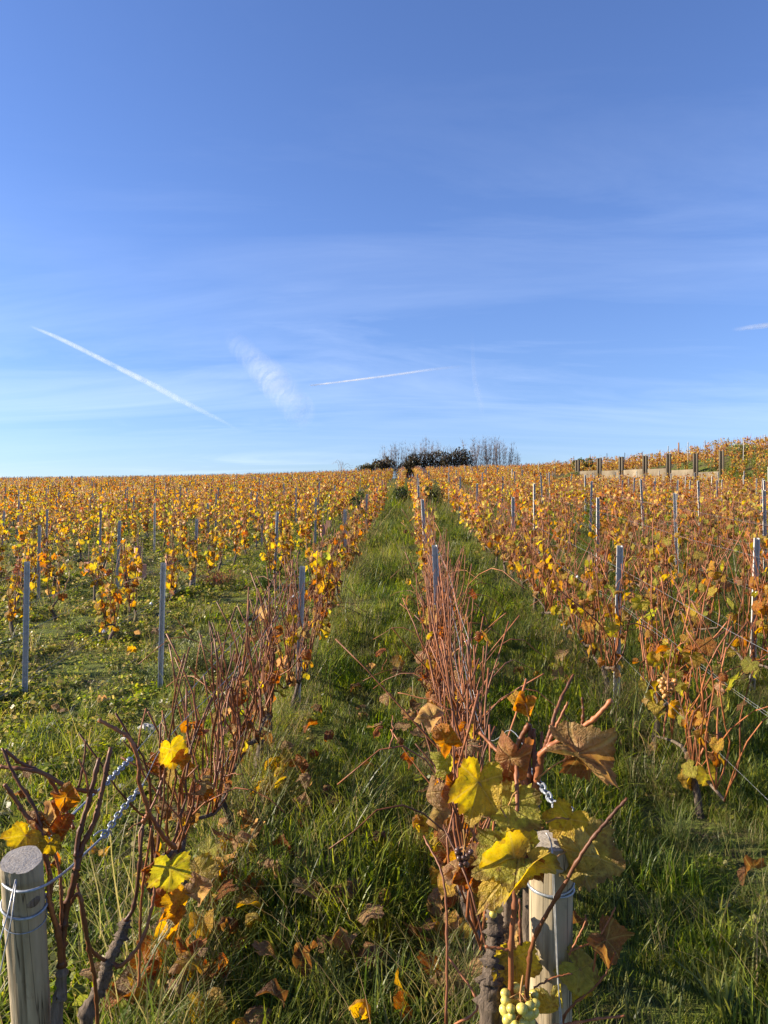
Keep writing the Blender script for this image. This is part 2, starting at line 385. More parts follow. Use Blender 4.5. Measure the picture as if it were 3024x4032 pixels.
# ------------------------------------------------------------------ leaf meshes
OUT = np.array([(0, 1.0), (14, .90), (33, .76), (48, .84), (60, .92), (78, .80), (96, .69), (112, .76), (126, .80), (145, .70), (160, .56), (172, .36), (180, .10)])
def outline(N, teeth, rng):
    th = np.linspace(-180, 180, N, endpoint=False) + 180.0 / N * 0
    r = np.interp(np.abs(th), OUT[:, 0], OUT[:, 1])
    r = r * (1 + rng.normal(0, 0.05, N)) + teeth * np.where(np.arange(N) % 2 == 0, 1, -1)
    return np.radians(th), np.maximum(r, 0.06)
def leaf_shape(N, rings, seed, kind, teeth=0.03):
    """vertices and faces of one leaf; tip towards +Y, stalk joint at the origin, unit radius"""
    rng = np.random.default_rng(seed); th, r = outline(N, teeth, rng)
    V = [(0, 0, 0)]
    for f in rings:
        rr = r * f if f == 1 else (r * 0.75 + 0.18) * f
        V += [(math.sin(a) * q, math.cos(a) * q, 0) for a, q in zip(th, rr)]
    V = np.array(V, float); x, y = V[:, 0].copy(), V[:, 1].copy(); rad = np.hypot(x, y); an = np.arctan2(x, y)
    ph = rng.uniform(0, 6.28, 4)
    if kind == 'flat':
        z = rng.uniform(-0.25, 0.2) * rad ** 2 + rng.uniform(0.05, 0.25) * np.abs(x) - rng.uniform(0.1, 0.4) * np.maximum(y, 0) ** 2 + 0.10 * np.sin(5 * an + ph[0]) * rad ** 2
        z += 0.035 * np.sin(x * 11 + ph[1]) * np.sin(y * 10 + ph[2]) + 0.018 * np.sin(x * 23 + ph[2]) * np.sin(y * 21 + ph[3])
    elif kind == 'curl':
        k = rng.uniform(1.0, 1.8) * rng.choice([-1, 1])
        z = (1 - np.cos(k * x)) / k + 0.15 * np.sin(4 * an + ph[0]) * rad ** 2; x = np.sin(k * x) / k
        k2 = rng.uniform(-1.4, -0.5); z2 = (1 - np.cos(k2 * y)) / k2; y = np.sin(k2 * y) / k2; z = z + z2
        z += 0.05 * np.sin(x * 9 + ph[1]) * np.sin(y * 9 + ph[2])
    else:                                                  # dried: rolled and crumpled
        k = rng.uniform(2.0, 3.2) * rng.choice([-1, 1]); x = x + 0.12 * np.sin(y * 7 + ph[3])
        z = (1 - np.cos(k * x)) / k; x = np.sin(k * x) / k * 1.05
        k2 = rng.uniform(-2.4, -1.0); z = z + (1 - np.cos(k2 * y)) / k2; y = np.sin(k2 * y) / k2
        z += 0.13 * np.sin(x * 8 + ph[1]) * np.sin(y * 7 + ph[2]) + 0.10 * np.sin(6 * an + ph[0]) * rad
    V = np.stack([x, y, z], 1); Fc = []
    for j in range(N):
        k = (j + 1) % N; Fc.append((0, 1 + k, 1 + j))
    for q in range(len(rings) - 1):
        o1 = 1 + q * N; o2 = 1 + (q + 1) * N
        for j in range(N):
            k = (j + 1) % N; Fc.append((o1 + j, o1 + k, o2 + k, o2 + j))
    return V, Fc
KINDS = ['flat'] * 6 + ['curl'] * 5 + ['dry'] * 5
def near_leaf_mesh(i, N, rings, teeth, stalk=True):
    V, Fc = leaf_shape(N, rings, 100 + i, KINDS[i], teeth); mb = MB(); mb.add(V, Fc)
    if stalk:
        mb.tube(spline([(0, 0.02, 0), (0, -0.32, -0.18), (0.02, -0.62, -0.62)], 5), [0.026, 0.02, 0.02, 0.022, 0.03], 4, 1)
    return mb.mesh('leaf', [M_LEAF, M_PETIOLE])
LEAF = [near_leaf_mesh(i, 22, (0.55, 1), 0.035) for i in range(16)]
LEAFNS = [near_leaf_mesh(i, 26, (0.55, 1), 0.035, False) for i in range(16)]
HERO = [near_leaf_mesh(i, 72, (0.3, 0.6, 0.85, 1), 0.022, False) for i in range(16)]
MIDV = [leaf_shape(9, (1,), 300 + i, KINDS[i], 0.0) for i in range(16)]

PAL = {'yellow': (0.62, 0.43, 0.06), 'gold': (0.56, 0.31, 0.04), 'ygreen': (0.42, 0.38, 0.055), 'orange': (0.50, 0.19, 0.03),
       'rust': (0.36, 0.105, 0.025), 'brown': (0.24, 0.105, 0.04), 'tan': (0.46, 0.27, 0.13), 'olive': (0.24, 0.22, 0.04)}
MIXES = {'leafy': dict(yellow=.26, gold=.26, ygreen=.15, orange=.12, rust=.06, brown=.08, tan=.07),
         'mixed': dict(yellow=.16, gold=.18, ygreen=.12, orange=.16, rust=.12, brown=.12, tan=.14),
         'dense': dict(yellow=.22, gold=.18, ygreen=.16, orange=.13, rust=.08, brown=.08, tan=.15),
         'bare': dict(yellow=.10, gold=.10, ygreen=.06, orange=.18, rust=.20, brown=.14, tan=.22),
         'far': dict(yellow=.15, gold=.22, ygreen=.09, orange=.15, rust=.11, brown=.14, tan=.14)}
def pick(rng, mix):
    k = list(MIXES[mix].keys()); p = np.array([MIXES[mix][q] for q in k]); nm = k[rng.choice(len(k), p=p / p.sum())]
    c = np.array(PAL[nm]) * rng.uniform(0.8, 1.2) * (1 + rng.normal(0, 0.06, 3))
    kind = rng.integers(11, 16) if nm in ('brown', 'tan', 'rust') and rng.random() < 0.7 else rng.integers(0, 11)
    return c, int(kind)
def leaf_frame(rng, outward=None):
    """rotation matrix of a hanging leaf: columns x, y (towards tip), z (upper face)"""
    a = rng.uniform(0, 6.28); o = np.array([math.cos(a), math.sin(a), 0]) if outward is None else outward
    tip = o * rng.uniform(0.2, 0.9) + np.array([0, 0, -rng.uniform(0.4, 1.2)]) + rng.normal(0, 0.25, 3); tip /= np.linalg.norm(tip)
    nm = o * rng.uniform(0.4, 1.0) + np.array([0, 0, rng.uniform(0.2, 0.9)]) + rng.normal(0, 0.3, 3)
    nm -= tip * np.dot(nm, tip); nm /= np.linalg.norm(nm); x = np.cross(tip, nm)
    return np.stack([x, tip, nm], 1)

# ------------------------------------------------------------------ vines
def vine_plan(rng, style, h=1.05):
    """skeleton of one vine in its own coordinates (row along Y)"""
    lean = rng.normal(0, 0.10); side = rng.normal(0, 0.03); th = rng.uniform(0.14, 0.27)
    trunk = [(0, 0, -0.08), (side * 0.5 + rng.normal(0, .012), lean * 0.4 + rng.normal(0, .02), th * 0.45), (side + rng.normal(0, .012), lean, th)]
    canes = []; ncane = {'bare': rng.integers(20, 27), 'dense': rng.integers(15, 21), 'mixed': rng.integers(9, 13), 'leafy': rng.integers(7, 11), 'far': rng.integers(9, 13)}[style]
    spread = {'bare': 0.52, 'dense': 0.46, 'mixed': 0.42, 'leafy': 0.34, 'far': 0.46}[style]
    heads = [(side, lean, th)]
    arms = []
    for sgn in ((-1, 1) if style != 'leafy' else (rng.choice([-1, 1]),)):
        L = spread * rng.uniform(0.6, 1.0); p = [(side, lean, th), (side + rng.normal(0, .02), lean + sgn * L * 0.5, th + rng.uniform(0.02, 0.10)), (side + rng.normal(0, .02), lean + sgn * L, th + rng.uniform(0.0, 0.12))]
        arms.append(p)
    for i in range(ncane):
        arm = arms[rng.integers(len(arms))]; A = spline(arm, 8); b0 = A[rng.integers(0, 8)]
        top = h * rng.uniform(0.72, 1.04) if style != 'far' else h * rng.uniform(0.75, 1.0)
        dx = rng.normal(0, 0.11 if style == 'dense' else 0.075) ; dy = rng.normal(0, 0.15)
        if rng.random() < 0.12: dx *= 2.5; dy *= 2.0
        if style == 'bare' and rng.random() < 0.25: top = h * rng.uniform(0.5, 0.75)
        wob = 0.035 if style in ('bare', 'dense') else 0.022; mids = []
        for q in (0.3, 0.62): mids.append((b0[0] + dx * q * q + rng.normal(0, wob), b0[1] + dy * q + rng.normal(0, wob), b0[2] + (top - b0[2]) * q + rng.normal(0, .02)))
        canes.append(([tuple(b0)] + mids + [(b0[0] + dx, b0[1] + dy, top)], rng.uniform(0.0030, 0.0056)))
        if style in ('bare', 'dense') and rng.random() < 0.10:   # a cane that arches over sideways
            sg = rng.choice([-1, 1]); canes.append(([tuple(b0), (b0[0] + sg * .08, b0[1] + dy, top * .7), (b0[0] + sg * .25, b0[1] + dy * 2, top * .85), (b0[0] + sg * .42, b0[1] + dy * 3, top * .74)], 0.003))
        if rng.random() < 0.45:                            # a side shoot
            t = rng.uniform(0.3, 0.9); C = spline(canes[-1][0], 11)[int(t * 10)]
            q = (C[0] + rng.normal(0, .07), C[1] + rng.normal(0, .08), C[2] + rng.uniform(0.0, 0.18))
            canes.append(([tuple(C), ((C[0] + q[0]) / 2 + .01, (C[1] + q[1]) / 2, (C[2] + q[2]) / 2 + .01), q], 0.0024))
    return trunk, arms, canes
def cane_tube(mb, pts, r, rng, sides=5, m=0, n=9):
    P = spline(pts, n); rad = np.linspace(r, r * 0.62, n); rad[2::3] *= 1.35
    P = P + rng.normal(0, 0.003, P.shape); mb.tube(P, rad, sides, m)
def leaf_spots(rng, canes, nleaf, low, high):
    out = []
    for i in range(nleaf):
        pts, r = canes[rng.integers(len(canes))]; C = spline(pts, 12)
        u = rng.beta(1.3, 1.5); z = low + (high - low) * u; k = int(np.argmin(np.abs(C[:, 2] - z))); p = C[k]
        a = rng.uniform(0, 6.28); o = np.array([math.cos(a), 0.8 * math.sin(a), 0]); o /= np.linalg.norm(o)
        out.append((p + o * rng.uniform(0.02, 0.07) + np.array([0, 0, rng.normal(0, 0.03)]), o))
    return out

NLEAF = {'bare': (12, 22), 'dense': (40, 56), 'mixed': (42, 60), 'leafy': (38, 60), 'far': (58, 78)}
def detailed_vine(loc, style, seed, label, group, leaf_scale=1.0, h=1.05, nl=None):
    rng = np.random.default_rng(seed); root = empty('grapevine', loc, label, 'vine', group)
    trunk, arms, canes = vine_plan(rng, style, h)
    mb = MB(); mb.tube(spline(trunk, 9), np.linspace(0.024, 0.016, 9) * (1 + rng.normal(0, .1, 9)), 8, rough=0.10, rng=rng)
    mb.obj('trunk', M_TRUNK, root)
    for a in arms:
        mb = MB(); mb.tube(spline(a, 7), np.linspace(0.013, 0.007, 7) * (1 + rng.normal(0, .12, 7)), 6, rough=0.08, rng=rng); mb.obj('arm', M_TRUNK, root)
    for pts, r in canes:
        mb = MB(); cane_tube(mb, pts, r, rng); mb.obj('cane', M_CANE, root)
    a, b_ = NLEAF[style]; n = nl if nl is not None else rng.integers(a, b_)
    low, high = (0.08, 0.75) if style == 'bare' else (0.12, 0.92) if style == 'leafy' else (0.12, 1.0)
    for p, o in leaf_spots(rng, canes, n, low, high):
        c, k = pick(rng, style); s = rng.uniform(0.03, 0.068) * leaf_scale
        lf = link('leaf', LEAF[k], root); M = Matrix(leaf_frame(rng, o).tolist()).to_4x4()
        lf.rotation_euler = M.to_euler(); lf.location = p; lf.scale = (s, s, s); lf.color = (*np.clip(c, 0.01, 0.9), 1)
    return root

def vine_parts(seed, style):
    """trunk, canes and foliage meshes of a mid-distance vine, and one joined mesh for the far rows"""
    rng = np.random.default_rng(seed); trunk, arms, canes = vine_plan(rng, style)
    a, b_ = NLEAF[style]; n = rng.integers(a, b_); n = int(n * (1.15 if style != 'bare' else 1.6))
    T, C, Fo, J = MB(), MB(), MB(), MB()
    for m, j in ((T, 0), (J, 0)):
        m.tube(spline(trunk, 5), np.linspace(0.024, 0.016, 5), 6, j)
        for q in arms: m.tube(spline(q, 4), np.linspace(0.012, 0.007, 4), 4, j)
    for pts, r in canes:
        P = spline(pts, 5)
        C.tube(P, np.linspace(r * 1.1, r * 0.7, 5), 4); J.tube(P[::2], np.linspace(r * 1.3, r * 0.9, 3), 3, 1)
    for p, o in leaf_spots(rng, canes, n, 0.14, 1.0):
        c, k = pick(rng, style); s = rng.uniform(0.028, 0.068); V, Fc = MIDV[k]; Q = (V * s) @ leaf_frame(rng, o).T + p
        Fo.add(Q, Fc, 0, np.clip(c, 0.01, 0.9)); J.add(Q, Fc, 2, np.clip(c, 0.01, 0.9))
    return (T.mesh('trunk', M_TRUNK), C.mesh('canes', M_CANE), Fo.mesh('foliage', M_FOL), J.mesh('vine_rows', [M_TRUNK, M_CANE, M_FOL]))
PROTO = {'leafy': [vine_parts(500 + i, 'leafy') for i in range(6)], 'mixed': [vine_parts(520 + i, 'mixed') for i in range(6)],
         'far': [vine_parts(540 + i, 'far') for i in range(6)], 'bare': [vine_parts(560 + i, 'bare') for i in range(3)]}
PROTO['dense'] = PROTO['mixed']

# rows
SP = 1.1; X0 = 0.28
ORD = ['first', 'second', 'third', 'fourth', 'fifth', 'sixth', 'seventh', 'eighth', 'ninth', 'tenth', 'eleventh', 'twelfth', 'thirteenth', 'fourteenth', 'fifteenth', 'sixteenth', 'seventeenth', 'eighteenth', 'nineteenth', 'twentieth'] + ['twenty-' + q for q in 'first second third fourth fifth sixth seventh eighth ninth'.split()] + ['thirtieth'] + ['thirty-' + q for q in 'first second third fourth fifth sixth seventh eighth ninth'.split()] + ['fortieth']
ORD += ['forty-' + q for q in ORD[:9]] + ['fiftieth'] + ['fifty-' + q for q in ORD[:9]] + ['sixtieth'] + ['sixty-' + q for q in ORD[:9]]
def row_x(k): return X0 + SP * k                        # k = 0 right of the lane, -1 left of it
def row_name(k):
    i, s = (k, 'right') if k >= 0 else (-k - 1, 'left')
    return ORD[i] + ' row ' + s + ' of lane'
FIRST = {0: 5.3, 1: 4.9, 2: 5.4, -1: 5.4, -2: 5.73, -3: 5.75}
def stake_y(k, i):
    j = ((k * 7919 + i * 104729) % 13) / 13.0 - 0.5
    if i == 0 and k in FIRST: return FIRST[k]
    return (5.62 if k < 0 else 5.0) + 4.78 * i + 0.35 * j + (-0.2 if k == -1 else 0)
def stake_index(k, y):
    i = -1
    while stake_y(k, i + 1) < y: i += 1
    return i

GUARDS = [(-4, 11.4), (-4, 12.7), (-5, 12.0), (-5, 14.2), (-2, 16.9), (-2, 18.1)]
rngv = np.random.default_rng(7)
cand = []
for k in range(-70, 62):
    x = row_x(k); y = 1.6 + rngv.uniform(0, 0.5)
    while y < 112:
        near_row = (k in (0, -1) and y < 7.0) or (k in (1, 2, 3) and y < 9)
        yy = y; y += (0.56 if k == 0 else 0.62 if k < 0 else 0.74) + rngv.normal(0, 0.04) if near_row else 0.95 + rngv.normal(0, 0.07)
        if abs(x) > 0.62 * yy + 4.0: continue
        if k in (0, -1) and yy < 2.25: continue          # the two foremost vines are built by hand
        if k == 1 and yy < 2.9: continue
        if k == 2 and yy < 3.6: continue
        if k == -2 and yy < 9.6: continue
        if k == -3 and yy < 5.9: continue
        if k <= -4 and yy < 5.2 + 0.1 * abs(k): continue
        if any(k == g[0] and abs(yy - g[1]) < 0.6 for g in GUARDS): continue
        xr = x + (0.55 if yy > 27.6 else 0.0)
        s, d = wall_sd(xr, yy)
        if -1.5 < s < WL + 0.8 and -0.6 < d < 0.3: continue
        p_gap = 0.0 if near_row else 0.04 if k >= -1 else (0.08 if yy < 11 else 0.04)
        if rngv.random() < p_gap: continue
        if x < -9 and 41 < yy < 43.5: continue
        if yy > 70.5 and -6 < xr < 13.5: continue
        cand.append((k, xr + rngv.normal(0, 0.03), yy))
def in_view(x, y, z=0.6, m=0):
    px, py, d = to_px(x, y, tz(x, y) + z); return d > 0.3 and -m < px < 3024 + m and py < 4032 + 900 + m
vis = sorted([c for c in cand if in_view(c[1], c[2], 0.6, 30)], key=lambda c: math.hypot(c[1], c[2]))
single = vis[:297]; single_set = set(single)
rest = [c for c in cand if c not in single_set]
def style_of(k, y, rng):
    if k == 0: return 'bare' if y < 7.5 else 'mixed'
    if k == -1: return 'bare' if y < 6.0 else 'mixed'
    if k >= 1 and y < 12.5: return 'dense'
    if k < -1: return 'leafy' if y < 19 or rng.random() < 0.3 else 'far'
    return 'mixed' if (y < 22 and rng.random() < 0.8) else 'far'
LOOK = {'bare': 'nearly bare reddish', 'dense': 'tangled yellow leaved', 'mixed': 'rusty yellow', 'leafy': 'golden leaved', 'far': 'dense golden'}
count_in_bay = {}
rngs = np.random.default_rng(11)
DETAIL = 13.0
for k, x, y in sorted(single, key=lambda c: (c[0], c[2])):
    i = stake_index(k, y); n = count_in_bay.get((k, i), 0); count_in_bay[(k, i)] = n + 1
    st = style_of(k, y, rngs)
    where = (f'past the {ORD[i]} stake' if i >= 0 else 'before the first stake')
    lab = f'{LOOK[st]} grapevine, {ORD[n]} {where}, {row_name(k)}'
    grp = 'vines trained along the rows'
    loc = (x, y, tz(x, y)); dist = math.hypot(x, y)
    if dist < DETAIL:
        nl = None
        if k == 0: nl = int(rngs.integers(12, 20)) if y < 4.5 else int(rngs.integers(16, 28)) if y < 7.5 else None
        detailed_vine(loc, st, 1000 + int(k * 331 + y * 97), lab, grp, 1.0, 1.06 if k >= -1 else 0.98, nl)
    else:
        ps = PROTO[st]; T, C, Fo, J = ps[rngs.integers(len(ps))]
        r0 = empty('grapevine', loc, lab, 'vine', grp, rz=rngs.choice([0, math.pi]) + rngs.normal(0, 0.08))
        s = rngs.uniform(0.92, 1.08); r0.scale = (s, s, s)
        link('trunk', T, r0); tag(link('canes', C, r0), kind='stuff'); tag(link('foliage', Fo, r0), kind='stuff')

# scattering by geometry nodes (far rows, grass) --------------------
def scatter(name, pts, rot, scl, idx, protos, label):
    """one object that holds many copies of a few small meshes standing on given points"""
    me = bpy.data.meshes.new(name); me.from_pydata(np.asarray(pts, float).tolist(), [], [])
    for nm, ty, arr, f in (('rot', 'FLOAT_VECTOR', rot, 'vector'), ('scl', 'FLOAT', scl, 'value'), ('idx', 'INT', idx, 'value')):
        a = me.attributes.new(nm, ty, 'POINT'); a.data.foreach_set(f, np.asarray(arr, np.int32 if ty == 'INT' else np.float32).ravel())
    o = link(name, me); tag(o, label, None, None, 'stuff')
    ng = bpy.data.node_groups.new(name, 'GeometryNodeTree')
    ng.interface.new_socket('Geometry', in_out='INPUT', socket_type='NodeSocketGeometry')
    ng.interface.new_socket('Geometry', in_out='OUTPUT', socket_type='NodeSocketGeometry')
    gi = ng.nodes.new('NodeGroupInput'); go = ng.nodes.new('NodeGroupOutput'); J = ng.nodes.new('GeometryNodeJoinGeometry')
    def named(nm, ty):
        q = ng.nodes.new('GeometryNodeInputNamedAttribute'); q.data_type = ty; q.inputs[0].default_value = nm
        return [s for s in q.outputs if s.enabled and s.name == 'Attribute'][0]
    ro, sc_, ix = named('rot', 'FLOAT_VECTOR'), named('scl', 'FLOAT'), named('idx', 'INT')
    er = ng.nodes.new('FunctionNodeEulerToRotation'); ng.links.new(ro, er.inputs[0])
    for i, m in enumerate(protos):
        po = bpy.data.objects.new(name + '_source', m)           # never linked: only the copies stand in the scene
        oi = ng.nodes.new('GeometryNodeObjectInfo'); oi.inputs['Object'].default_value = po; oi.inputs['As Instance'].default_value = True
        cp = ng.nodes.new('FunctionNodeCompare'); cp.data_type = 'INT'; cp.operation = 'EQUAL'
        A = [s for s in cp.inputs if s.enabled]; ng.links.new(ix, A[0]); A[1].default_value = i
        ip = ng.nodes.new('GeometryNodeInstanceOnPoints')
        ng.links.new(gi.outputs[0], ip.inputs['Points']); ng.links.new(cp.outputs[0], ip.inputs['Selection'])
        ng.links.new(oi.outputs['Geometry'], ip.inputs['Instance']); ng.links.new(er.outputs[0], ip.inputs['Rotation'])
        ng.links.new(sc_, ip.inputs['Scale']); ng.links.new(ip.outputs[0], J.inputs[0])
    ng.links.new(J.outputs[0], go.inputs[0])
    md = o.modifiers.new('scatter', 'NODES'); md.node_group = ng
    return o
rngf = np.random.default_rng(23)
pr = [q[3] for st in ('leafy', 'mixed', 'far') for q in PROTO[st]]
P_, R_, S_, I_ = [], [], [], []
for k, x, y in rest:
    st = style_of(k, y, rngf); base = {'leafy': 0, 'mixed': 6, 'far': 12, 'bare': 6, 'dense': 6}[st]
    P_.append((x, y, tz(x, y))); R_.append((0, 0, rngf.choice([0, math.pi]) + rngf.normal(0, .1)))
    S_.append(rngf.uniform(0.9, 1.1)); I_.append(base + rngf.integers(6))
scatter('far_vine_rows', P_, R_, S_, I_, pr, 'distant rows of golden vines covering the hill up to the skyline')

# ------------------------------------------------------------------ metal stakes
def stake_profile():
    w, d, t = 0.015, 0.011, 0.0022
    o = [(-w - 0.006, -d), (-w, -d), (-w, d), (w, d), (w, -d), (w + 0.006, -d)]
    i = [(w + 0.006, -d + t), (w - t + 0.001, -d + t), (w - t, d - t), (-w + t, d - t), (-w + t - 0.001, -d + t), (-w - 0.006, -d + t)]
    return o, i
def stake_mesh(h):
    o, i = stake_profile(); mb = MB(); n = 6
    for pts in (o + i,):
        m = len(pts); V = [(x, y, -0.25) for x, y in pts] + [(x, y, h) for x, y in pts]
        Fc = [(j, (j + 1) % m, (j + 1) % m + m, j + m) for j in range(m)]
        for j in range(n - 1):
            Fc.append((m + j, m + j + 1, m + m - 2 - j, m + m - 1 - j))
        mb.add(V, Fc)
    return mb.mesh('shaft', M_GALV, smooth=False)
SHAFT = {h: stake_mesh(h) for h in (1.0, 1.05, 1.1, 1.16)}
def hook_mesh(s):
    mb = MB()
    for s in (s,):
        mb.add([(s * 0.0215, -0.0135, 0), (s * 0.0215, -0.0105, 0), (s * 0.0305, -0.012, 0.014), (s * 0.0215, -0.0105, 0.012), (s * 0.0215, -0.0135, 0.012)],
               [(0, 1, 2), (4, 2, 3), (0, 2, 4), (1, 3, 2), (0, 4, 3, 1)])
    return mb.mesh('hook', M_GALV, smooth=False)
HOOKS = (hook_mesh(-1), hook_mesh(1))
st_c = []
for k in range(-60, 55):
    for i in range(0, 22):
        y = stake_y(k, i); x = row_x(k) + (0.55 if y > 27.6 else 0.0)
        s, d = wall_sd(x, y)
        if -1.5 < s < WL + 0.8 and -2.0 < d < 0.9: continue
        if not in_view(x, y, 1.0, 40) or y > 105: continue
        st_c.append((math.hypot(x, y), k, i, x, y))
st_c.sort(); rs = random.Random(3)
for n, (dist, k, i, x, y) in enumerate(st_c[:290]):
    h = rs.choice((1.0, 1.05)) if k < 0 else rs.choice((1.1, 1.16))
    if k >= 0 and y > 12: h = 1.16
    o = empty('vineyard_stake', (x + rs.gauss(0, .02), y, tz(x, y)), f'galvanised metal stake, {ORD[i]} one along the {row_name(k)}', 'stake', 'metal stakes along the rows')
    o.rotation_euler = (rs.gauss(0, .025), rs.gauss(0, .028) + (0.02 if k < 0 else 0), rs.gauss(0.2, 0.2)); link('shaft', SHAFT[h], o)
    if dist < 17:
        for q in range(int(h / 0.11) - 2):
            for H_ in HOOKS: hk = link('hook', H_, o); hk.location = (0, 0, 0.25 + q * 0.11)
mb = MB()
for dist, k, i, x, y in st_c[290:]:
    z = tz(x, y); h = 1.12; mb.box((x - .02, y - .012, z - .1), (x + .02, y + .012, z + h))
mb.obj('far_stakes', M_GALV, smooth=False); tag(bpy.data.objects['far_stakes'], 'small distant metal stakes among the far vines', None, None, 'stuff')

# ------------------------------------------------------------------ trellis wires
rw = np.random.default_rng(5)
for k in range(-8, 7):
    x = row_x(k); y0, y1 = (3.0 if k in (0, -1) else 1.62), 24.0
    if abs(x) > 3: y0 = max(1.6, abs(x) / 0.62 - 1.5)
    root = empty('trellis_wires', (x, y0, tz(x, y0)), f'thin steel trellis wires strung along the {row_name(k)}', 'wire', 'trellis wires')
    for hgt in (0.42, 0.72, 0.74, 0.98):
        ys = np.arange(y0, y1, 0.8); off = rw.normal(0, 0.02)
        P = np.stack([np.full_like(ys, off) + rw.normal(0, .004, len(ys)), ys - y0, terrain(np.full_like(ys, x), ys) - bumps(x, ys) * 0.7 + hgt - 0.02 * np.sin((ys % 4.78) / 4.78 * math.pi) + rw.normal(0, .003, len(ys)) - tz(x, y0)], 1)
        mb = MB(); mb.tube(P, 0.0008, 4); mb.obj('wire', M_WIRE, root)
    if abs(k) < 4:
        for _ in range(2):
            yy = rw.uniform(3, 9); mb = MB(); mb.box((-.013, -.008, -.012), (.013, .008, .010)); mb.tube([(0, -.006, .0), (0, .012, .016), (0, .02, -.012)], 0.004, 5)
            c = mb.obj('clip', M_CLIP, root); c.location = (rw.normal(0, .02), yy - y0, tz(x, yy) + rw.choice([0.72, 0.74]) - tz(x, y0))
            c.rotation_euler = (rw.uniform(0, 3), rw.uniform(0, 3), 0); c.scale = (.6, .6, .6)

# ------------------------------------------------------------------ grass
def tuft(seed, nb, h0, h1, spread, w, cols, lean=0.5, segs=3):
    rng = np.random.default_rng(seed); mb = MB()
    for i in range(nb):
        a = rng.uniform(0, 6.28); rr = spread * math.sqrt(rng.random()); bx, by = rr * math.cos(a), rr * math.sin(a)
        h = rng.uniform(h0, h1); d = rng.uniform(0, 6.28); ln = h * rng.uniform(0.1, 1.0) * lean; wd = w * rng.uniform(0.6, 1.2)
        px, py = -math.sin(d) * wd, math.cos(d) * wd; V = []; c = np.array(cols[rng.integers(len(cols))]) * rng.uniform(0.75, 1.25)
        droop = rng.uniform(0, 0.45) * lean
        for s in range(segs + 1):
            t = s / segs; q = 1 - t ** 1.6; f = t ** 1.8
            cx, cy, cz = bx + math.cos(d) * ln * f, by + math.sin(d) * ln * f, h * (t - droop * t ** 3) - 0.02
            if s < segs: V += [(cx - px * q, cy - py * q, cz), (cx + px * q, cy + py * q, cz)]
            else: V += [(cx, cy, cz)]
        Fc = [(2 * s, 2 * s + 1, 2 * s + 3, 2 * s + 2) for s in range(segs - 1)] + [(2 * segs - 2, 2 * segs - 1, 2 * segs)]
        mb.add(V, Fc, 0, c)
    return mb.mesh('grass', M_GRASS)
def weed_tuft(seed, n, size, cols, h=0.04, spread=0.07):
    rng = np.random.default_rng(seed); mb = MB()
    for i in range(n):
        a = rng.uniform(0, 6.28); rr = spread * math.sqrt(rng.random()); c = np.array([rr * math.cos(a), rr * math.sin(a), rng.uniform(0.2, 1) * h])
        s = size * rng.uniform(0.6, 1.3); nn = rng.normal(0, 0.45, 3) + np.array([0, 0, 1]); nn /= np.linalg.norm(nn)
        u = np.cross(nn, [math.cos(a), math.sin(a), 0.1]); u /= np.linalg.norm(u); w = np.cross(nn, u)
        ang = np.arange(6) * math.pi / 3; V = c + s * (np.cos(ang)[:, None] * u * 0.8 + np.sin(ang)[:, None] * w); V[::2] += nn * s * 0.25
        mb.add(V, [(0, 1, 2, 3, 4, 5)], 0, np.array(cols[rng.integers(len(cols))]) * rng.uniform(0.7, 1.3))
    return mb.mesh('weeds', M_GRASS)
GREEN = [(0.100, 0.155, 0.016), (0.15, 0.21, 0.022), (0.065, 0.115, 0.014), (0.24, 0.26, 0.04), (0.19, 0.22, 0.03)]
OLIVE = [(0.18, 0.23, 0.030), (0.25, 0.28, 0.045), (0.12, 0.16, 0.025), (0.32, 0.28, 0.09)]
STRAW = [(0.34, 0.27, 0.12), (0.24, 0.22, 0.08), (0.12, 0.17, 0.03), (0.16, 0.19, 0.045)]
TUFTS = [tuft(1, 40, 0.06, 0.14, 0.075, 0.0036, GREEN, 0.8), tuft(2, 36, 0.06, 0.19, 0.08, 0.0040, GREEN, 1.0), tuft(3, 36, 0.04, 0.11, 0.08, 0.0034, GREEN, 0.9),
         tuft(4, 30, 0.03, 0.09, 0.08, 0.0024, OLIVE, 0.8), tuft(5, 26, 0.04, 0.12, 0.08, 0.0026, OLIVE, 0.9),
         tuft(6, 26, 0.12, 0.30, 0.06, 0.0017, STRAW, 0.9, 4), tuft(7, 30, 0.10, 0.28, 0.07, 0.0022, STRAW + GREEN, 1.1, 4),
         weed_tuft(8, 34, 0.011, OLIVE + GREEN), weed_tuft(9, 26, 0.015, OLIVE, 0.06, 0.08),
         tuft(10, 10, 0.25, 0.46, 0.05, 0.0014, STRAW[:2], 0.8, 5)]
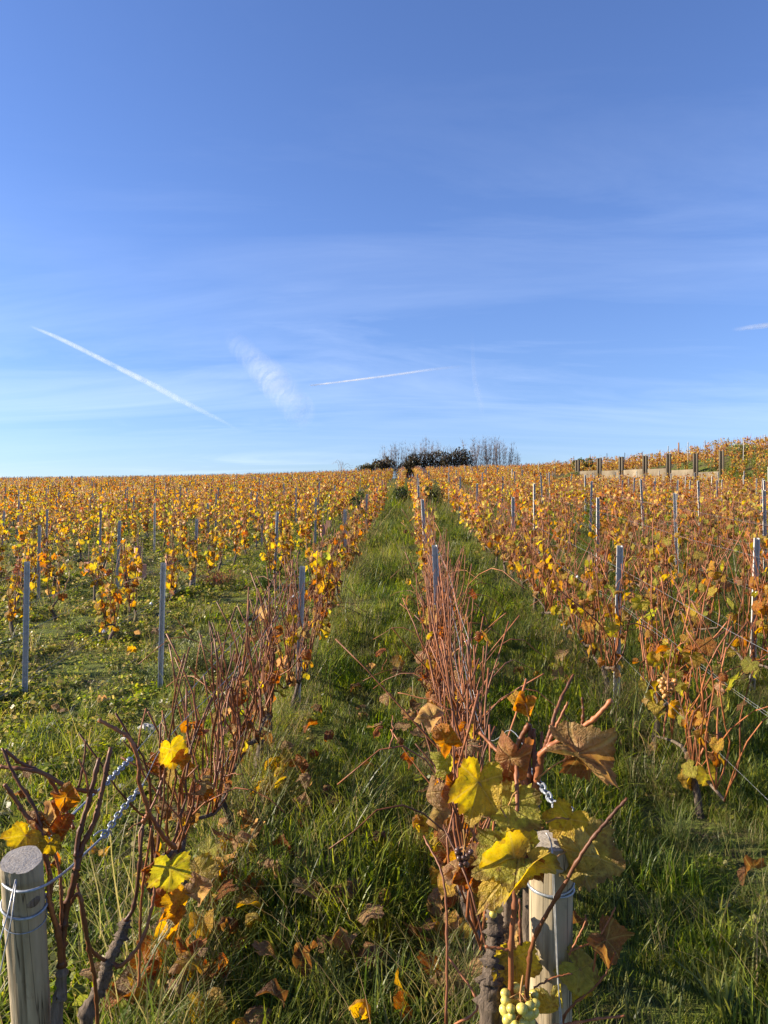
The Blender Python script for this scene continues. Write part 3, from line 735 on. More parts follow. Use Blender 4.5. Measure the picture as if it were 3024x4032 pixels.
def grass_points():
    rng = np.random.default_rng(31); P, Rr, S, I = [], [], [], []
    bands = [(1.9, 3.2, 420, 1.0), (3.2, 5, 330, 1.0), (5, 8, 210, 1.1), (8, 13, 105, 1.3), (13, 22, 46, 1.6), (22, 40, 16, 2.1)]
    for a, b_, dens, sc in bands:
        hw = 0.56 * b_ + 1.0; n = int(dens * (b_ - a) * 2 * hw); X = rng.uniform(-hw, hw, n); Y = rng.uniform(a, b_, n)
        keep = np.abs(X) < 0.56 * Y + 0.9; X, Y = X[keep], Y[keep]
        patch = np.sin(X * 2.1 + 1.3 * np.sin(Y * 1.1)) * np.sin(Y * 1.7 + 0.7 * np.sin(X * 2.9)) + 0.6 * np.sin(X * 5.3 + Y * 3.1)
        Z = terrain(X, Y); u = rng.random(len(X)); v = rng.random(len(X)); w = rng.random(len(X))
        fr = (X - X0) / SP - np.round((X - X0) / SP)          # 0 on a vine row, +-0.5 mid lane
        onrow = np.abs(fr) < 0.20
        for x, y, z, pt, uu, vv, ww, orow in zip(X, Y, Z, patch, u, v, w, onrow):
            lush = x > -0.95
            if lush:
                if orow:
                    if uu > 0.62 or (x > 1 and uu > 0.55): continue
                    i = 5 if vv < 0.22 else 6 if vv < 0.5 else 2 if vv < 0.8 else 8
                    if -0.95 < x < -0.6 and vv < 0.7: i = 6 if ww < 0.8 else 5 if ww < 0.93 else 9
                else:
                    if uu > 0.84 + 0.14 * pt: continue
                    i = 0 if vv < 0.36 else 1 if vv < 0.68 else 2 if vv < 0.93 else 6
                if ww > 0.985: i = 9
            else:
                lushpatch = x > -2.6 and pt > 0.0
                if uu > (0.85 if lushpatch else 0.72 + 0.18 * pt): continue
                if lushpatch: i = 4 if vv < 0.35 else 2 if vv < 0.65 else 0 if vv < 0.78 else 7
                else: i = 7 if vv < 0.40 else 8 if vv < 0.60 else 3 if vv < 0.85 else 4
                if ww > 0.985: i = 5
            P.append((x, y, z)); I.append(i); S.append(sc * (0.7 + 0.5 * ww) * (1 + 0.38 * max(-1, min(1, pt))) * (1.35 if lush and uu < 0.10 else 1.0))
            Rr.append(((vv - .5) * 0.5, (uu - .5) * 0.5, ww * 97.0))
    return P, Rr, S, I
gp = grass_points()
scatter('grass', *gp, TUFTS, 'uneven green grass with low weeds and straw between the vine rows')
print('grass tufts', len(gp[0]), 'vines', len(single), 'far', len(rest), 'stakes', len(st_c))

# ------------------------------------------------------------------ fallen leaves
rl = np.random.default_rng(41)
def place_leaf(me, p, n, size, col, parent=None, name='fallen_leaf'):
    o = link(name, me, parent); n = np.array(n, float); n /= np.linalg.norm(n); t = rl.normal(0, 1, 3); t -= n * np.dot(n, t); t /= np.linalg.norm(t)
    M = Matrix(np.stack([np.cross(t, n), t, n], 1).tolist()).to_4x4(); o.rotation_euler = M.to_euler(); o.location = p; o.scale = (size,) * 3
    o.color = (*np.clip(col, 0.01, 0.9), 1); return o
ZONES = ('nearest the camera', 'a little farther on', 'farthest from the camera')
def fallen(n, xr, yr, label, group, cx=None, hgt=0.07):
    for _ in range(n):
        y = yr[0] + (yr[1] - yr[0]) * rl.random() ** 1.4; x = rl.uniform(*xr) if cx is None else rl.normal(cx, 0.13)
        cn = str(rl.choice(['brown', 'tan', 'tan', 'rust', 'brown', 'gold'] if cx is None else ['tan', 'rust', 'brown', 'gold', 'tan', 'yellow'])); c = np.array(PAL[cn]) * rl.uniform(0.7, 1.15)
        k = int(rl.integers(8, 16)) if rl.random() < 0.8 else int(rl.integers(0, 8))
        o = place_leaf(LEAFNS[k], (x, y, tz(x, y) + rl.uniform(0.05, hgt + .075)), (rl.normal(0, .5), rl.normal(0, .5), 1), rl.uniform(0.055, 0.085), c)
        zn = ZONES[min(2, int(3 * (y - yr[0]) / (yr[1] - yr[0])))]
        tag(o, f"{'crumpled' if k > 10 else 'curled' if k > 7 else 'flat'} {dict(rust='rust red', gold='golden').get(cn, cn)} {label}, {zn}", 'leaf', group)
fallen(54, (-0.62, 0.1), (2.2, 6.0), 'leaf in the central lane', 'fallen leaves in the central lane')
fallen(84, None, (2.3, 4.6), 'leaf under the left row', 'fallen leaves under the left row', -0.78, 0.12)
fallen(76, None, (2.3, 5.0), 'leaf under the right row', 'fallen leaves under the right row', 0.26, 0.10)
fallen(34, (0.5, 1.9), (2.3, 6.0), 'leaf in grass right of the right post', 'fallen leaves right of the right row')
fallen(34, (-3.2, -1.0), (2.6, 7.5), 'leaf on the weedy left ground', 'fallen leaves on the left ground')

# ------------------------------------------------------------------ wooden end posts
def wood_post(name, ptop, pbot, r, label, crack_ang, seed):
    rng = np.random.default_rng(seed); ptop = np.array(ptop); pbot = np.array(pbot); ax = ptop - pbot; L0 = np.linalg.norm(ax); ax /= L0
    zg = tz(pbot[0], pbot[1]) - 0.25; base = pbot + ax * ((zg - pbot[2]) / ax[2]); L = np.linalg.norm(ptop - base)
    root = empty(name, base, label, 'post'); q = Vector((0, 0, 1)).rotation_difference(Vector(ax)); root.rotation_euler = q.to_euler()
    n = 56; ang = np.linspace(0, 2 * math.pi, n, endpoint=False); mb = MB(); rows = []; zs = np.concatenate([np.linspace(0, L - 0.012, 44), [L - 0.004, L]])
    for z in zs:
        rr = r * (1 + 0.022 * np.sin(3 * ang + z * 2 + seed) + 0.02 * np.sin(5 * ang - z * 1.2 + 2 * seed) + 0.012 * np.sin(9 * ang - z * 4 + seed) + 0.009 * np.sin(17 * ang + 2 * np.sin(z * 9)) + 0.01 * math.sin(z * 11 + seed))
        da = (ang - crack_ang - 0.10 * math.sin(z * 3.0) + math.pi) % (2 * math.pi) - math.pi
        rr = rr - 0.011 * np.exp(-(da / 0.045) ** 2) * (1 if z > L - 0.72 else 0.2)
        if z > L - 0.005: rr = rr * 0.972
        rows.append(np.stack([rr * np.cos(ang), rr * np.sin(ang), np.full(n, z)], 1))
    V = np.concatenate(rows); Fc = [(i * n + j, i * n + (j + 1) % n, (i + 1) * n + (j + 1) % n, (i + 1) * n + j) for i in range(len(zs) - 1) for j in range(n)]
    mb.add(V, Fc); mb.obj('shaft', M_POST, root)
    mb = MB(); top = rows[-1]; C = np.array([[0, 0, L + 0.002]]); ring = top * np.array([.6, .6, 1]) + rng.normal(0, .0002, top.shape)
    mb.add(np.vstack([top, ring, C]), [(j, (j + 1) % n, n + (j + 1) % n, n + j) for j in range(n)] + [(n + j, n + (j + 1) % n, 2 * n) for j in range(n)])
    e = mb.obj('end_face', M_END, root)
    # a knot
    mb = MB(); a = crack_ang + 0.75; c = np.array([math.cos(a), math.sin(a), 0]); t = np.array([-math.sin(a), math.cos(a), 0])
    rs_ = [0.013, 0.009, 0.004]; hs = [-0.001, 0.0035, 0.002]; V = []
    for q_, h in zip(rs_, hs):
        for j in range(12):
            w = j * math.pi / 6; V.append(c * (r * 1.005 + h) + t * q_ * math.cos(w) * 1.2 + np.array([0, 0, L - 0.085 + q_ * math.sin(w)]))
    mb.add(V, [(i * 12 + j, i * 12 + (j + 1) % 12, (i + 1) * 12 + (j + 1) % 12, (i + 1) * 12 + j) for i in range(2) for j in range(12)] + [tuple(range(24, 36))])
    mb.obj('knot', M_TRUNK, root)
    return root, base, np.array(ptop), ax, L
def ring_around(mb, c, ax, r, wr, tilt=(0, 0), n=40, sides=8):
    ax = np.array(ax); u = np.cross(ax, [0, 1.0, 0]); u /= np.linalg.norm(u); v = np.cross(ax, u)
    P = [np.array(c) + u * r * math.cos(a) + v * r * math.sin(a) + ax * (tilt[0] * math.cos(a) + tilt[1] * math.sin(a)) for a in np.linspace(0, 2 * math.pi, n)]
    mb.tube(P, wr, sides, caps=False)
def local(root, mb):
    """move world-space geometry into a thing's own coordinates"""
    Mi = (Matrix.Translation(root.location) @ root.rotation_euler.to_matrix().to_4x4()).inverted(); A = np.array(Mi)
    mb.v = [v @ A[:3, :3].T + A[:3, 3] for v in mb.v]; return mb

lp, lbase, ltop, lax, lL = wood_post('wooden_post', at(85, 3385, 1.55), at(127, 4032, 1.69), 0.0405, 'round weathered wooden end post at the lower left, cracked, bound with wire', R(-78), 1)
rp, rbase, rtop, rax, rL = wood_post('wooden_post', at(2169, 3308, 1.5), at(2166, 4032, 1.525), 0.0425, 'round wooden end post half hidden by big yellow leaves, wire down its front', R(60), 2)
# wires bound round the posts (parts of the posts) and the guy wires to the ground
for root, top, ax, r, lst in ((lp, ltop, lax, 0.0405, [(0.115, .003, .0065), (0.155, .0012, .002), (0.62, .0012, .012)]), (rp, rtop, rax, 0.0425, [(0.095, .0026, .004), (0.088, .0024, -.004)])):
    for dn, wr, tl in lst:
        mb = MB(); ring_around(mb, top - ax * dn, ax, r + wr * 0.9 + 0.001, wr, (tl, tl * 0.6)); local(root, mb).obj('wire_loop', M_CHAIN, root)
mb = MB(); mb.tube([at(62, 3462, 1.49), at(30, 3600, 1.46), at(-30, 3800, 1.43), at(-260, 4500, 1.35)], 0.0016, 6); mb.tube([at(64, 3470, 1.49), at(45, 3620, 1.47), at(0, 3830, 1.45), at(-200, 4520, 1.37)], 0.0013, 6)
tag(mb.obj('guy_wire', M_WIRE), 'double guy wire slanting down left from the left wooden post', 'wire', 'guy wires of the end posts')
mb = MB(); mb.tube(spline([at(2150, 3278, 1.5), at(2168, 3310, 1.49), at(2173, 3352, 1.452), at(2182, 3560, 1.445), at(2196, 3850, 1.435), at(2205, 4032, 1.42), at(2235, 4560, 1.36)], 16), 0.0016, 6)
mb.tube(spline([at(2155, 3285, 1.495), at(2176, 3355, 1.452), at(2190, 3640, 1.44), at(2200, 3900, 1.425), at(2213, 4040, 1.41), at(2245, 4560, 1.35)], 16), 0.0013, 6)
tag(mb.obj('guy_wire', M_WIRE), 'twisted guy wire running straight down the front of the right wooden post', 'wire', 'guy wires of the end posts')

def link_mesh(L=0.034, w=0.020, wr=0.0027):
    s = (L - w) / 2; P = []
    for a in np.linspace(-90, 90, 7): P.append((s + (w / 2 - wr) * math.cos(R(a)), (w / 2 - wr) * math.sin(R(a)), 0))
    for a in np.linspace(90, 270, 7): P.append((-s + (w / 2 - wr) * math.cos(R(a)), (w / 2 - wr) * math.sin(R(a)), 0))
    P.append(P[0]); mb = MB(); mb.tube(P, wr, 6, caps=False); return mb.mesh('chain_link', M_CHAIN)
LINK = link_mesh()
def chain(pts, label, wire_in=None, wire_out=None, hook=None):
    P = spline(pts, 60); L = np.concatenate([[0], np.cumsum(np.linalg.norm(np.diff(P, axis=0), axis=1))]); n = max(2, int(L[-1] / 0.0245))
    root = empty('tension_chain', P[0], label, 'chain', 'chains tightening the wires')
    for i in range(n + 1):
        s = L[-1] * i / n; c = np.array([np.interp(s, L, P[:, q]) for q in range(3)]); c2 = np.array([np.interp(min(s + .01, L[-1]), L, P[:, q]) for q in range(3)]); c1 = np.array([np.interp(max(s - .01, 0), L, P[:, q]) for q in range(3)])
        q = Vector(c2 - c1).to_track_quat('X', 'Z').to_matrix().to_4x4() @ Matrix.Rotation(R(25 + 90 * (i % 2)), 4, 'X')
        o = link('chain_link', LINK, root); o.location = c - P[0]; o.rotation_euler = q.to_euler()
    for nm, w, r in (('wire', wire_in, 0.0031), ('wire', wire_out, 0.0011), ('hook', hook, 0.0024)):
        if w is None: continue
        mb = MB(); mb.tube(spline([np.array(p) - P[0] for p in w], max(10, 6 * len(w))), r, 6); mb.obj(nm, M_CHAIN, root)
    return root
def along(k, y, h, dx=0.0): x = row_x(k); return Vector((x + dx, y, tz(x, y) + h))
chain([at(414, 3286, 2.0), at(480, 3190, 2.13), at(556, 3101, 2.28)], 'galvanised chain and thick wire tied to the left wooden post',
      [at(8, 3455, 1.55), at(20, 3490, 1.52), at(80, 3512, 1.495), at(170, 3490, 1.52), at(260, 3430, 1.66), at(330, 3365, 1.82), at(414, 3286, 2.0)],
      [at(556, 3101, 2.28), at(684, 2880, 2.65), along(-1, 3.6, 0.76), along(-1, 5.3, 0.80)], [at(370, 3290, 1.96), at(395, 3272, 2.0), at(430, 3270, 2.02), at(440, 3290, 2.03)])
chain([at(419, 3083, 2.15), at(470, 3032, 2.28), at(512, 2990, 2.4)], 'short chain on the wire behind the left wooden post',
      [at(130, 3372, 1.62), at(240, 3255, 1.8), at(330, 3165, 1.98), at(419, 3083, 2.15)], [at(512, 2990, 2.4), at(640, 2840, 2.8), along(-1, 4.2, 0.88, -0.03), along(-1, 5.3, 0.9)], None)
chain([at(2198, 3190, 1.56), at(2150, 3120, 1.66), at(2105, 3050, 1.76)], 'chain and hook above the right wooden post, behind its leaves',
      [at(2262, 3430, 1.50), at(2278, 3400, 1.52), at(2262, 3350, 1.55), at(2225, 3260, 1.57), at(2198, 3190, 1.56)],
      [at(2105, 3050, 1.76), at(2018, 2878, 2.05), along(0, 2.9, 0.72), along(0, 4.85, 0.82)], [at(2200, 3195, 1.55), at(2250, 3195, 1.55), at(2252, 3180, 1.55), at(2205, 3176, 1.56)])

# ------------------------------------------------------------------ the two foremost vines, shaped by hand
rh = np.random.default_rng(77)
def rel(root, pts): return [Vector(p) - root.location for p in pts]
def hcane(root, pts, r0, r1, n=None, name='cane', mat=None, sides=8, rough=0.03):
    P = spline(rel(root, pts), n or 8 * len(pts)); rad = np.linspace(r0, r1, len(P)); rad[::7] *= 1.4; P = P + rh.normal(0, 0.0005, P.shape)
    mb = MB(); mb.tube(P, rad, sides, rough=rough, rng=rh); return mb.obj(name, mat or M_CANE, root)
def hleaf(root, joint, tip, d, col, k, dtip=None, tilt=(0, 0.2), size=None, stalk=None, width=1.0):
    J = at(*joint, d); T = at(*tip, dtip or d); t = (T - J); s = size or t.length; t.normalize()
    n = (Vector((0, 0, EYE)) - J).normalized() + CR * tilt[0] + Vector((0, 0, tilt[1])); n = (n - t * n.dot(t)).normalized(); x = t.cross(n)
    o = link('leaf', HERO[k], root); M = Matrix((x, t, n)).transposed().to_4x4(); o.rotation_euler = M.to_euler(); o.location = J - root.location; o.scale = (s * width, s, s * 0.9)
    c = np.array(PAL[col] if isinstance(col, str) else col) * rh.uniform(0.9, 1.1); o.color = (*np.clip(c, .01, .9), 1)
    if stalk is not None: hcane(root, [J, (J + stalk) / 2 + Vector((0, 0, 0.006)), stalk], 0.0016, 0.002, 8, 'petiole', M_PETIOLE, 6)
    return o
b0 = at(1933, 4060, 1.45); rv = empty('grapevine', (b0.x, b0.y, tz(b0.x, b0.y)), 'foremost vine beside the right wooden post, with big yellow leaves and orange canes', 'vine', 'vines trained along the rows')
hcane(rv, [Vector((b0.x, b0.y, tz(b0.x, b0.y) - .05)), at(1931, 4060, 1.45), at(1938, 3860, 1.46), at(1950, 3700, 1.47), at(1945, 3560, 1.49)], 0.023, 0.014, 70, 'trunk', M_TRUNK, 16, 0.16)
hcane(rv, [at(1990, 3640, 1.62), at(2003, 3500, 1.62), at(2010, 3400, 1.62)], 0.012, 0.009, 16, 'arm', M_TRUNK, 8, 0.1)
A_ = [at(2012, 4300, 1.44), at(2014, 4040, 1.43), at(2012, 3750, 1.42), at(2027, 3530, 1.43), at(2038, 3260, 1.46), at(2034, 3050, 1.52), at(2040, 2960, 1.56)]
hcane(rv, A_, 0.0058, 0.0042, 60)
hcane(rv, [at(2060, 4250, 1.42), at(2078, 3867, 1.40), at(2107, 3689, 1.38), at(2213, 3496, 1.36), at(2314, 3328, 1.35), at(2405, 3215, 1.35), at(2470, 3143, 1.35)], 0.0048, 0.0028, 60)
hcane(rv, [at(2200, 4060, 1.46), at(2242, 3973, 1.46), at(2367, 3858, 1.45), at(2425, 3747, 1.45)], 0.003, 0.0018)
hcane(rv, [at(2180, 4040, 1.44), at(2320, 4018, 1.43), at(2463, 3998, 1.42)], 0.0028, 0.002)
hcane(rv, [at(2333, 3834, 1.46), at(2360, 3700, 1.46), at(2425, 3570, 1.47)], 0.0024, 0.0014)
hcane(rv, [at(2240, 3760, 1.46), at(2300, 3640, 1.46), at(2305, 3600, 1.47)], 0.002, 0.0012)
hcane(rv, [at(2245, 3745, 1.46), at(2310, 3720, 1.46), at(2390, 3702, 1.46)], 0.0018, 0.0014)
hcane(rv, [at(2050, 3720, 1.43), at(2046, 3540, 1.44)], 0.0034, 0.002)
hcane(rv, [at(2010, 3740, 1.42), at(1910, 3728, 1.42)], 0.003, 0.002)
hcane(rv, [at(2100, 3890, 1.40), at(2180, 3850, 1.40), at(2252, 3832, 1.40)], 0.0018, 0.0014)
hcane(rv, [at(1740, 4060, 1.6), at(1880, 3960, 1.6), at(1760, 3760, 1.7)], 0.003, 0.002)
hcane(rv, [at(1757, 4032, 1.5), at(1752, 3500, 1.6), at(1668, 3290, 1.7)], 0.003, 0.002)
hcane(rv, [at(1975, 3980, 1.5), at(1850, 3500, 1.6), at(1745, 3250, 1.75)], 0.0026, 0.0018)
stem = at(2030, 3330, 1.45)
GL = (0.46, 0.42, 0.055)
hleaf(rv, (2045, 3368), (1845, 3425), 1.42, GL, 0, 1.38, (0.05, 1.8), 0.105, stem, 0.85)
hleaf(rv, (2030, 3405), (1862, 3600), 1.41, 'yellow', 7, 1.37, (0.1, 1.0), 0.112, stem, 0.62)
hleaf(rv, (2070, 3375), (2130, 3430), 1.42, (0.44, 0.37, 0.07), 8, 1.40, (-0.1, 0.6), 0.042, stem)
hleaf(rv, (2100, 3420), (2092, 3500), 1.41, 'brown', 12, 1.41, (0.1, 0.2), 0.045)
hleaf(rv, (2005, 3170), (2115, 3240), 1.48, GL, 4, 1.44, (0, 1.3), 0.074, at(2034, 3120, 1.48))
hleaf(rv, (1884, 3080), (1846, 3265), 1.46, 'yellow', 1, 1.46, (0.1, 0.1), 0.088, at(2020, 3260, 1.45), 0.7)
hleaf(rv, (1930, 3080), (1925, 3165), 1.5, 'yellow', 5, 1.5, (0.3, 0.1), 0.045, None, 0.6)
hleaf(rv, (2015, 2990), (1985, 3140), 1.53, (0.40, 0.17, 0.06), 13, 1.53, (0, 0.2), 0.085)
hleaf(rv, (1990, 3100), (1960, 3190), 1.54, 'rust', 14, 1.54, (0, 0.2), 0.06)
hleaf(rv, (2272, 3337), (2440, 3400), 1.50, (0.50, 0.38, 0.08), 0, 1.46, (-0.2, 1.0), 0.098, at(2180, 3390, 1.42))
hleaf(rv, (2285, 3360), (2355, 3500), 1.44, (0.60, 0.46, 0.12), 9, 1.43, (-0.1, 0.2), 0.075, None, 0.75)
hleaf(rv, (2240, 3225), (2205, 3290), 1.50, 'yellow', 1, 1.5, (0, 0.1), 0.055, at(2150, 3240, 1.5))
hleaf(rv, (2280, 2965), (2505, 3085), 1.52, (0.46, 0.25, 0.09), 10, 1.50, (-0.2, 1.5), 0.125, at(2110, 3070, 1.58), 0.6)
hleaf(rv, (2285, 2960), (2400, 2990), 1.54, 'brown', 8, 1.56, (-0.2, 0.5), 0.07)
hleaf(rv, (2390, 3702), (2450, 3770), 1.46, (0.28, 0.13, 0.05), 10, 1.46, (0.1, 0.3), 0.062)
hleaf(rv, (2280, 3815), (2350, 3880), 1.45, (0.46, 0.40, 0.08), 6, 1.44, (-0.1, 0.4), 0.062, at(2330, 3900, 1.46))
hleaf(rv, (2255, 3900), (2270, 3970), 1.5, 'yellow', 3, 1.5, (0.1, 0.2), 0.045)
hleaf(rv, (2170, 3950), (2180, 4060), 1.42, (0.58, 0.45, 0.10), 9, 1.42, (0.2, 0.1), 0.052)
hleaf(rv, (2030, 3770), (2040, 3890), 1.46, (0.60, 0.47, 0.07), 1, 1.46, (0.1, 0.2), 0.06)
hleaf(rv, (1985, 3800), (2000, 3880), 1.47, (0.55, 0.40, 0.07), 2, 1.47, (0.1, 0.2), 0.05)
for j, t_, c in [((1900, 3430), (1850, 3480), 'tan'), ((1830, 3440), (1800, 3520), 'rust'), ((1900, 3480), (1915, 3560), 'orange'), ((1800, 3420), (1740, 3450), 'tan'), ((1870, 3400), (1850, 3340), 'brown'),
                 ((1790, 3100), (1770, 3180), 'rust'), ((1760, 3000), (1790, 3090), 'ygreen'), ((1760, 2920), (1730, 2870), 'orange'), ((1690, 2830), (1720, 2790), 'tan'), ((1700, 3120), (1690, 3160), 'tan')]:
    hleaf(rv, j, t_, 1.75, c, int(rh.integers(8, 16)), None, (rh.normal(0, .3), .3), 0.06)

b0 = Vector((row_x(0) + 0.03, 1.86, 0)); rv2 = empty('grapevine', (b0.x, b0.y, tz(b0.x, b0.y)), 'bare orange-caned vine rising just behind the right wooden post, spreading upward', 'vine', 'vines trained along the rows')
hd = at(2100, 3150, 1.72)
hcane(rv2, [Vector((b0.x, b0.y, tz(b0.x, b0.y) - .05)), at(2085, 3600, 1.80), at(2090, 3350, 1.75), hd], 0.019, 0.013, 30, 'trunk', M_TRUNK, 10, 0.1)
hcane(rv2, [hd, at(2128, 3000, 1.70), at(2140, 2960, 1.68), at(2230, 2900, 1.66), at(2332, 2837, 1.64), at(2409, 2755, 1.62)], 0.0085, 0.0045, 44)
hcane(rv2, [at(2140, 2960, 1.68), at(2160, 2900, 1.7), at(2186, 2810, 1.72), at(2215, 2740, 1.74), at(2259, 2655, 1.76)], 0.0055, 0.003)
hcane(rv2, [at(2150, 2950, 1.68), at(2185, 2870, 1.68), at(2235, 2765, 1.68)], 0.004, 0.0026)
hcane(rv2, [at(2290, 2862, 1.65), at(2296, 2800, 1.65), at(2292, 2745, 1.65)], 0.0034, 0.0022)
hcane(rv2, [at(2030, 2990, 1.75), at(2040, 2930, 1.75), at(2082, 2850, 1.74)], 0.0065, 0.0055)
for xb, yb, xt, yt, r in [(2095, 3150, 2088, 2850, .0062), (2110, 3150, 2100, 2870, .006), (2118, 3130, 2118, 2960, .006), (2090, 3140, 2052, 2960, .0045), (2080, 3160, 2010, 2985, .0045), (2100, 3160, 2135, 2880, .004), (2088, 3150, 2060, 2880, .004), (2120, 3120, 2150, 2930, .0045)]:
    hcane(rv2, [at(xb, yb, 1.72), at((xb + xt) / 2 + rh.normal(0, 6), (yb + yt) / 2, 1.73), at(xt, yt, 1.75)], r, r * 0.8)
hcane(rv2, [at(1890, 2885, 1.9), at(1960, 2960, 1.85), at(2030, 3040, 1.78), hd], 0.004, 0.006)
hleaf(rv2, (2068, 2770), (2035, 2860), 1.76, 'orange', 12, None, (0, .2), 0.05, at(2085, 2840, 1.75))
hleaf(rv2, (2050, 2770), (2030, 2740), 1.76, 'gold', 13, None, (0, .2), 0.04)

b0 = at(226, 4040, 1.66); lv = empty('grapevine', (b0.x, b0.y, tz(b0.x, b0.y)), 'leafless dark red vine just right of the left wooden post, with forked canes', 'vine', 'vines trained along the rows')
hcane(lv, [Vector((b0.x + .01, b0.y, tz(b0.x, b0.y) - .05)), at(226, 4040, 1.66), at(240, 3910, 1.66), at(243, 3802, 1.66)], 0.0135, 0.0105, 24, 'trunk', M_TRUNK, 9, 0.1)
hcane(lv, [at(243, 3802, 1.66), at(246, 3689, 1.66), at(263, 3576, 1.67), at(301, 3426, 1.68), at(307, 3313, 1.70), at(350, 3150, 1.73), at(392, 2983, 1.76)], 0.0092, 0.0052, 60)
hcane(lv, [at(301, 3426, 1.68), at(325, 3330, 1.70), at(378, 3215, 1.73), at(437, 2942, 1.78)], 0.0072, 0.0048)
hcane(lv, [at(243, 3802, 1.66), at(228, 3670, 1.64), at(196, 3557, 1.63), at(199, 3463, 1.63), at(173, 3350, 1.63), at(160, 3275, 1.63), at(102, 3211, 1.63), at(70, 3160, 1.63), at(18, 3090, 1.62)], 0.0065, 0.0042, 60)
hcane(lv, [at(173, 3340, 1.63), at(145, 3200, 1.64), at(60, 3060, 1.66), at(9, 2946, 1.68)], 0.0045, 0.003)
hcane(lv, [at(0, 3020, 1.7), at(91, 3028, 1.7), at(182, 3051, 1.71), at(273, 3101, 1.72), at(383, 3119, 1.74)], 0.0042, 0.005)
hcane(lv, [at(20, 2955, 1.7), at(90, 3010, 1.72), at(190, 3060, 1.74), at(255, 3190, 1.76), at(290, 3260, 1.72)], 0.004, 0.004)
hcane(lv, [at(241, 3700, 1.66), at(243, 3560, 1.66), at(236, 3440, 1.66), at(212, 3350, 1.66)], 0.0045, 0.003)
hcane(lv, [at(225, 3660, 1.64), at(195, 3555, 1.60), at(190, 3480, 1.6), at(195, 3420, 1.6)], 0.004, 0.003)
hcane(lv, [at(270, 3570, 1.67), at(310, 3520, 1.66), at(330, 3600, 1.66), at(350, 3740, 1.68), at(372, 3850, 1.72), at(385, 4040, 1.78)], 0.0036, 0.0044)
hcane(lv, [at(310, 3100, 1.73), at(330, 3000, 1.74), at(338, 2910, 1.75)], 0.003, 0.002)
hcane(lv, [at(350, 3180, 1.73), at(340, 3060, 1.73), at(310, 2990, 1.73)], 0.003, 0.002)
for j, t_, d, c, s, k in [((100, 3290), (58, 3350), 1.62, 'yellow', .05, 1), ((170, 3235), (200, 3310), 1.64, 'tan', .065, 13), ((196, 3320), (198, 3365), 1.62, 'yellow', .032, 0), ((255, 3140), (285, 3200), 1.68, 'orange', .055, 12), ((235, 3265), (262, 3220), 1.66, 'rust', .05, 14),
                       ((150, 3240), (130, 3215), 1.64, 'orange', .04, 11), ((215, 3180), (190, 3200), 1.68, 'rust', .045, 13)]:
    hleaf(lv, j, t_, d, c, k, None, (rh.normal(0, .3), .3), s, at(215, 3300, 1.66))

b0 = Vector((row_x(-1), 1.93, 0)); lv2 = empty('grapevine', (b0.x, b0.y, tz(b0.x, b0.y)), 'vine with a dark leaning trunk and grey cane, beyond the left wooden post', 'vine', 'vines trained along the rows')
hcane(lv2, [Vector((b0.x - .02, b0.y, tz(b0.x, b0.y) - .05)), at(337, 4040, 1.90), at(401, 3876, 1.9), at(428, 3785, 1.9), at(470, 3700, 1.92), at(497, 3625, 1.93)], 0.0165, 0.0125, 60, 'trunk', M_TRUNK, 14, 0.16)
hcane(lv2, [at(497, 3625, 1.93), at(530, 3557, 1.94), at(552, 3375, 1.95), at(562, 3250, 1.97)], 0.006, 0.0038, 24)
hcane(lv2, [at(430, 3785, 1.9), at(480, 3800, 1.9), at(560, 3700, 1.92), at(600, 3560, 1.95), at(610, 3480, 1.97)], 0.0065, 0.003)
hcane(lv2, [at(425, 3790, 1.9), at(360, 3740, 1.86), at(330, 3640, 1.84), at(305, 3480, 1.84)], 0.005, 0.003)
hcane(lv2, [at(548, 3880, 2.0), at(552, 3700, 2.0), at(560, 3500, 2.0), at(600, 3250, 2.0)], 0.004, 0.003)
hcane(lv2, [at(390, 2835, 2.1), at(470, 2880, 2.1), at(510, 2910, 2.1), at(547, 3001, 2.1), at(548, 3080, 2.1), at(583, 3192, 2.12), at(560, 3240, 2.12)], 0.0052, 0.006)
hcane(lv2, [at(583, 3192, 2.12), at(640, 3290, 2.15), at(690, 3340, 2.2)], 0.006, 0.007)
for j, t_, d, c, s, k in [((672, 3420), (668, 3495), 1.95, (.5, .42, .06), .07, 0), ((672, 2950), (680, 3020), 2.2, 'yellow', .06, 1), ((720, 2990), (700, 3020), 2.2, 'orange', .05, 12), ((690, 3540), (720, 3590), 2.0, 'gold', .05, 3),
                       ((640, 3540), (620, 3600), 2.0, 'rust', .06, 13), ((770, 3500), (830, 3545), 2.05, 'tan', .075, 14), ((690, 3600), (660, 3660), 2.0, 'orange', .06, 12), ((600, 3430), (570, 3450), 2.0, 'rust', .05, 11), ((790, 3430), (840, 3420), 2.1, 'yellow', .055, 4), ((820, 3350), (850, 3330), 2.2, 'ygreen', .045, 2)]:
    hleaf(lv2, j, t_, d, c, k, None, (rh.normal(0, .3), .3), s)

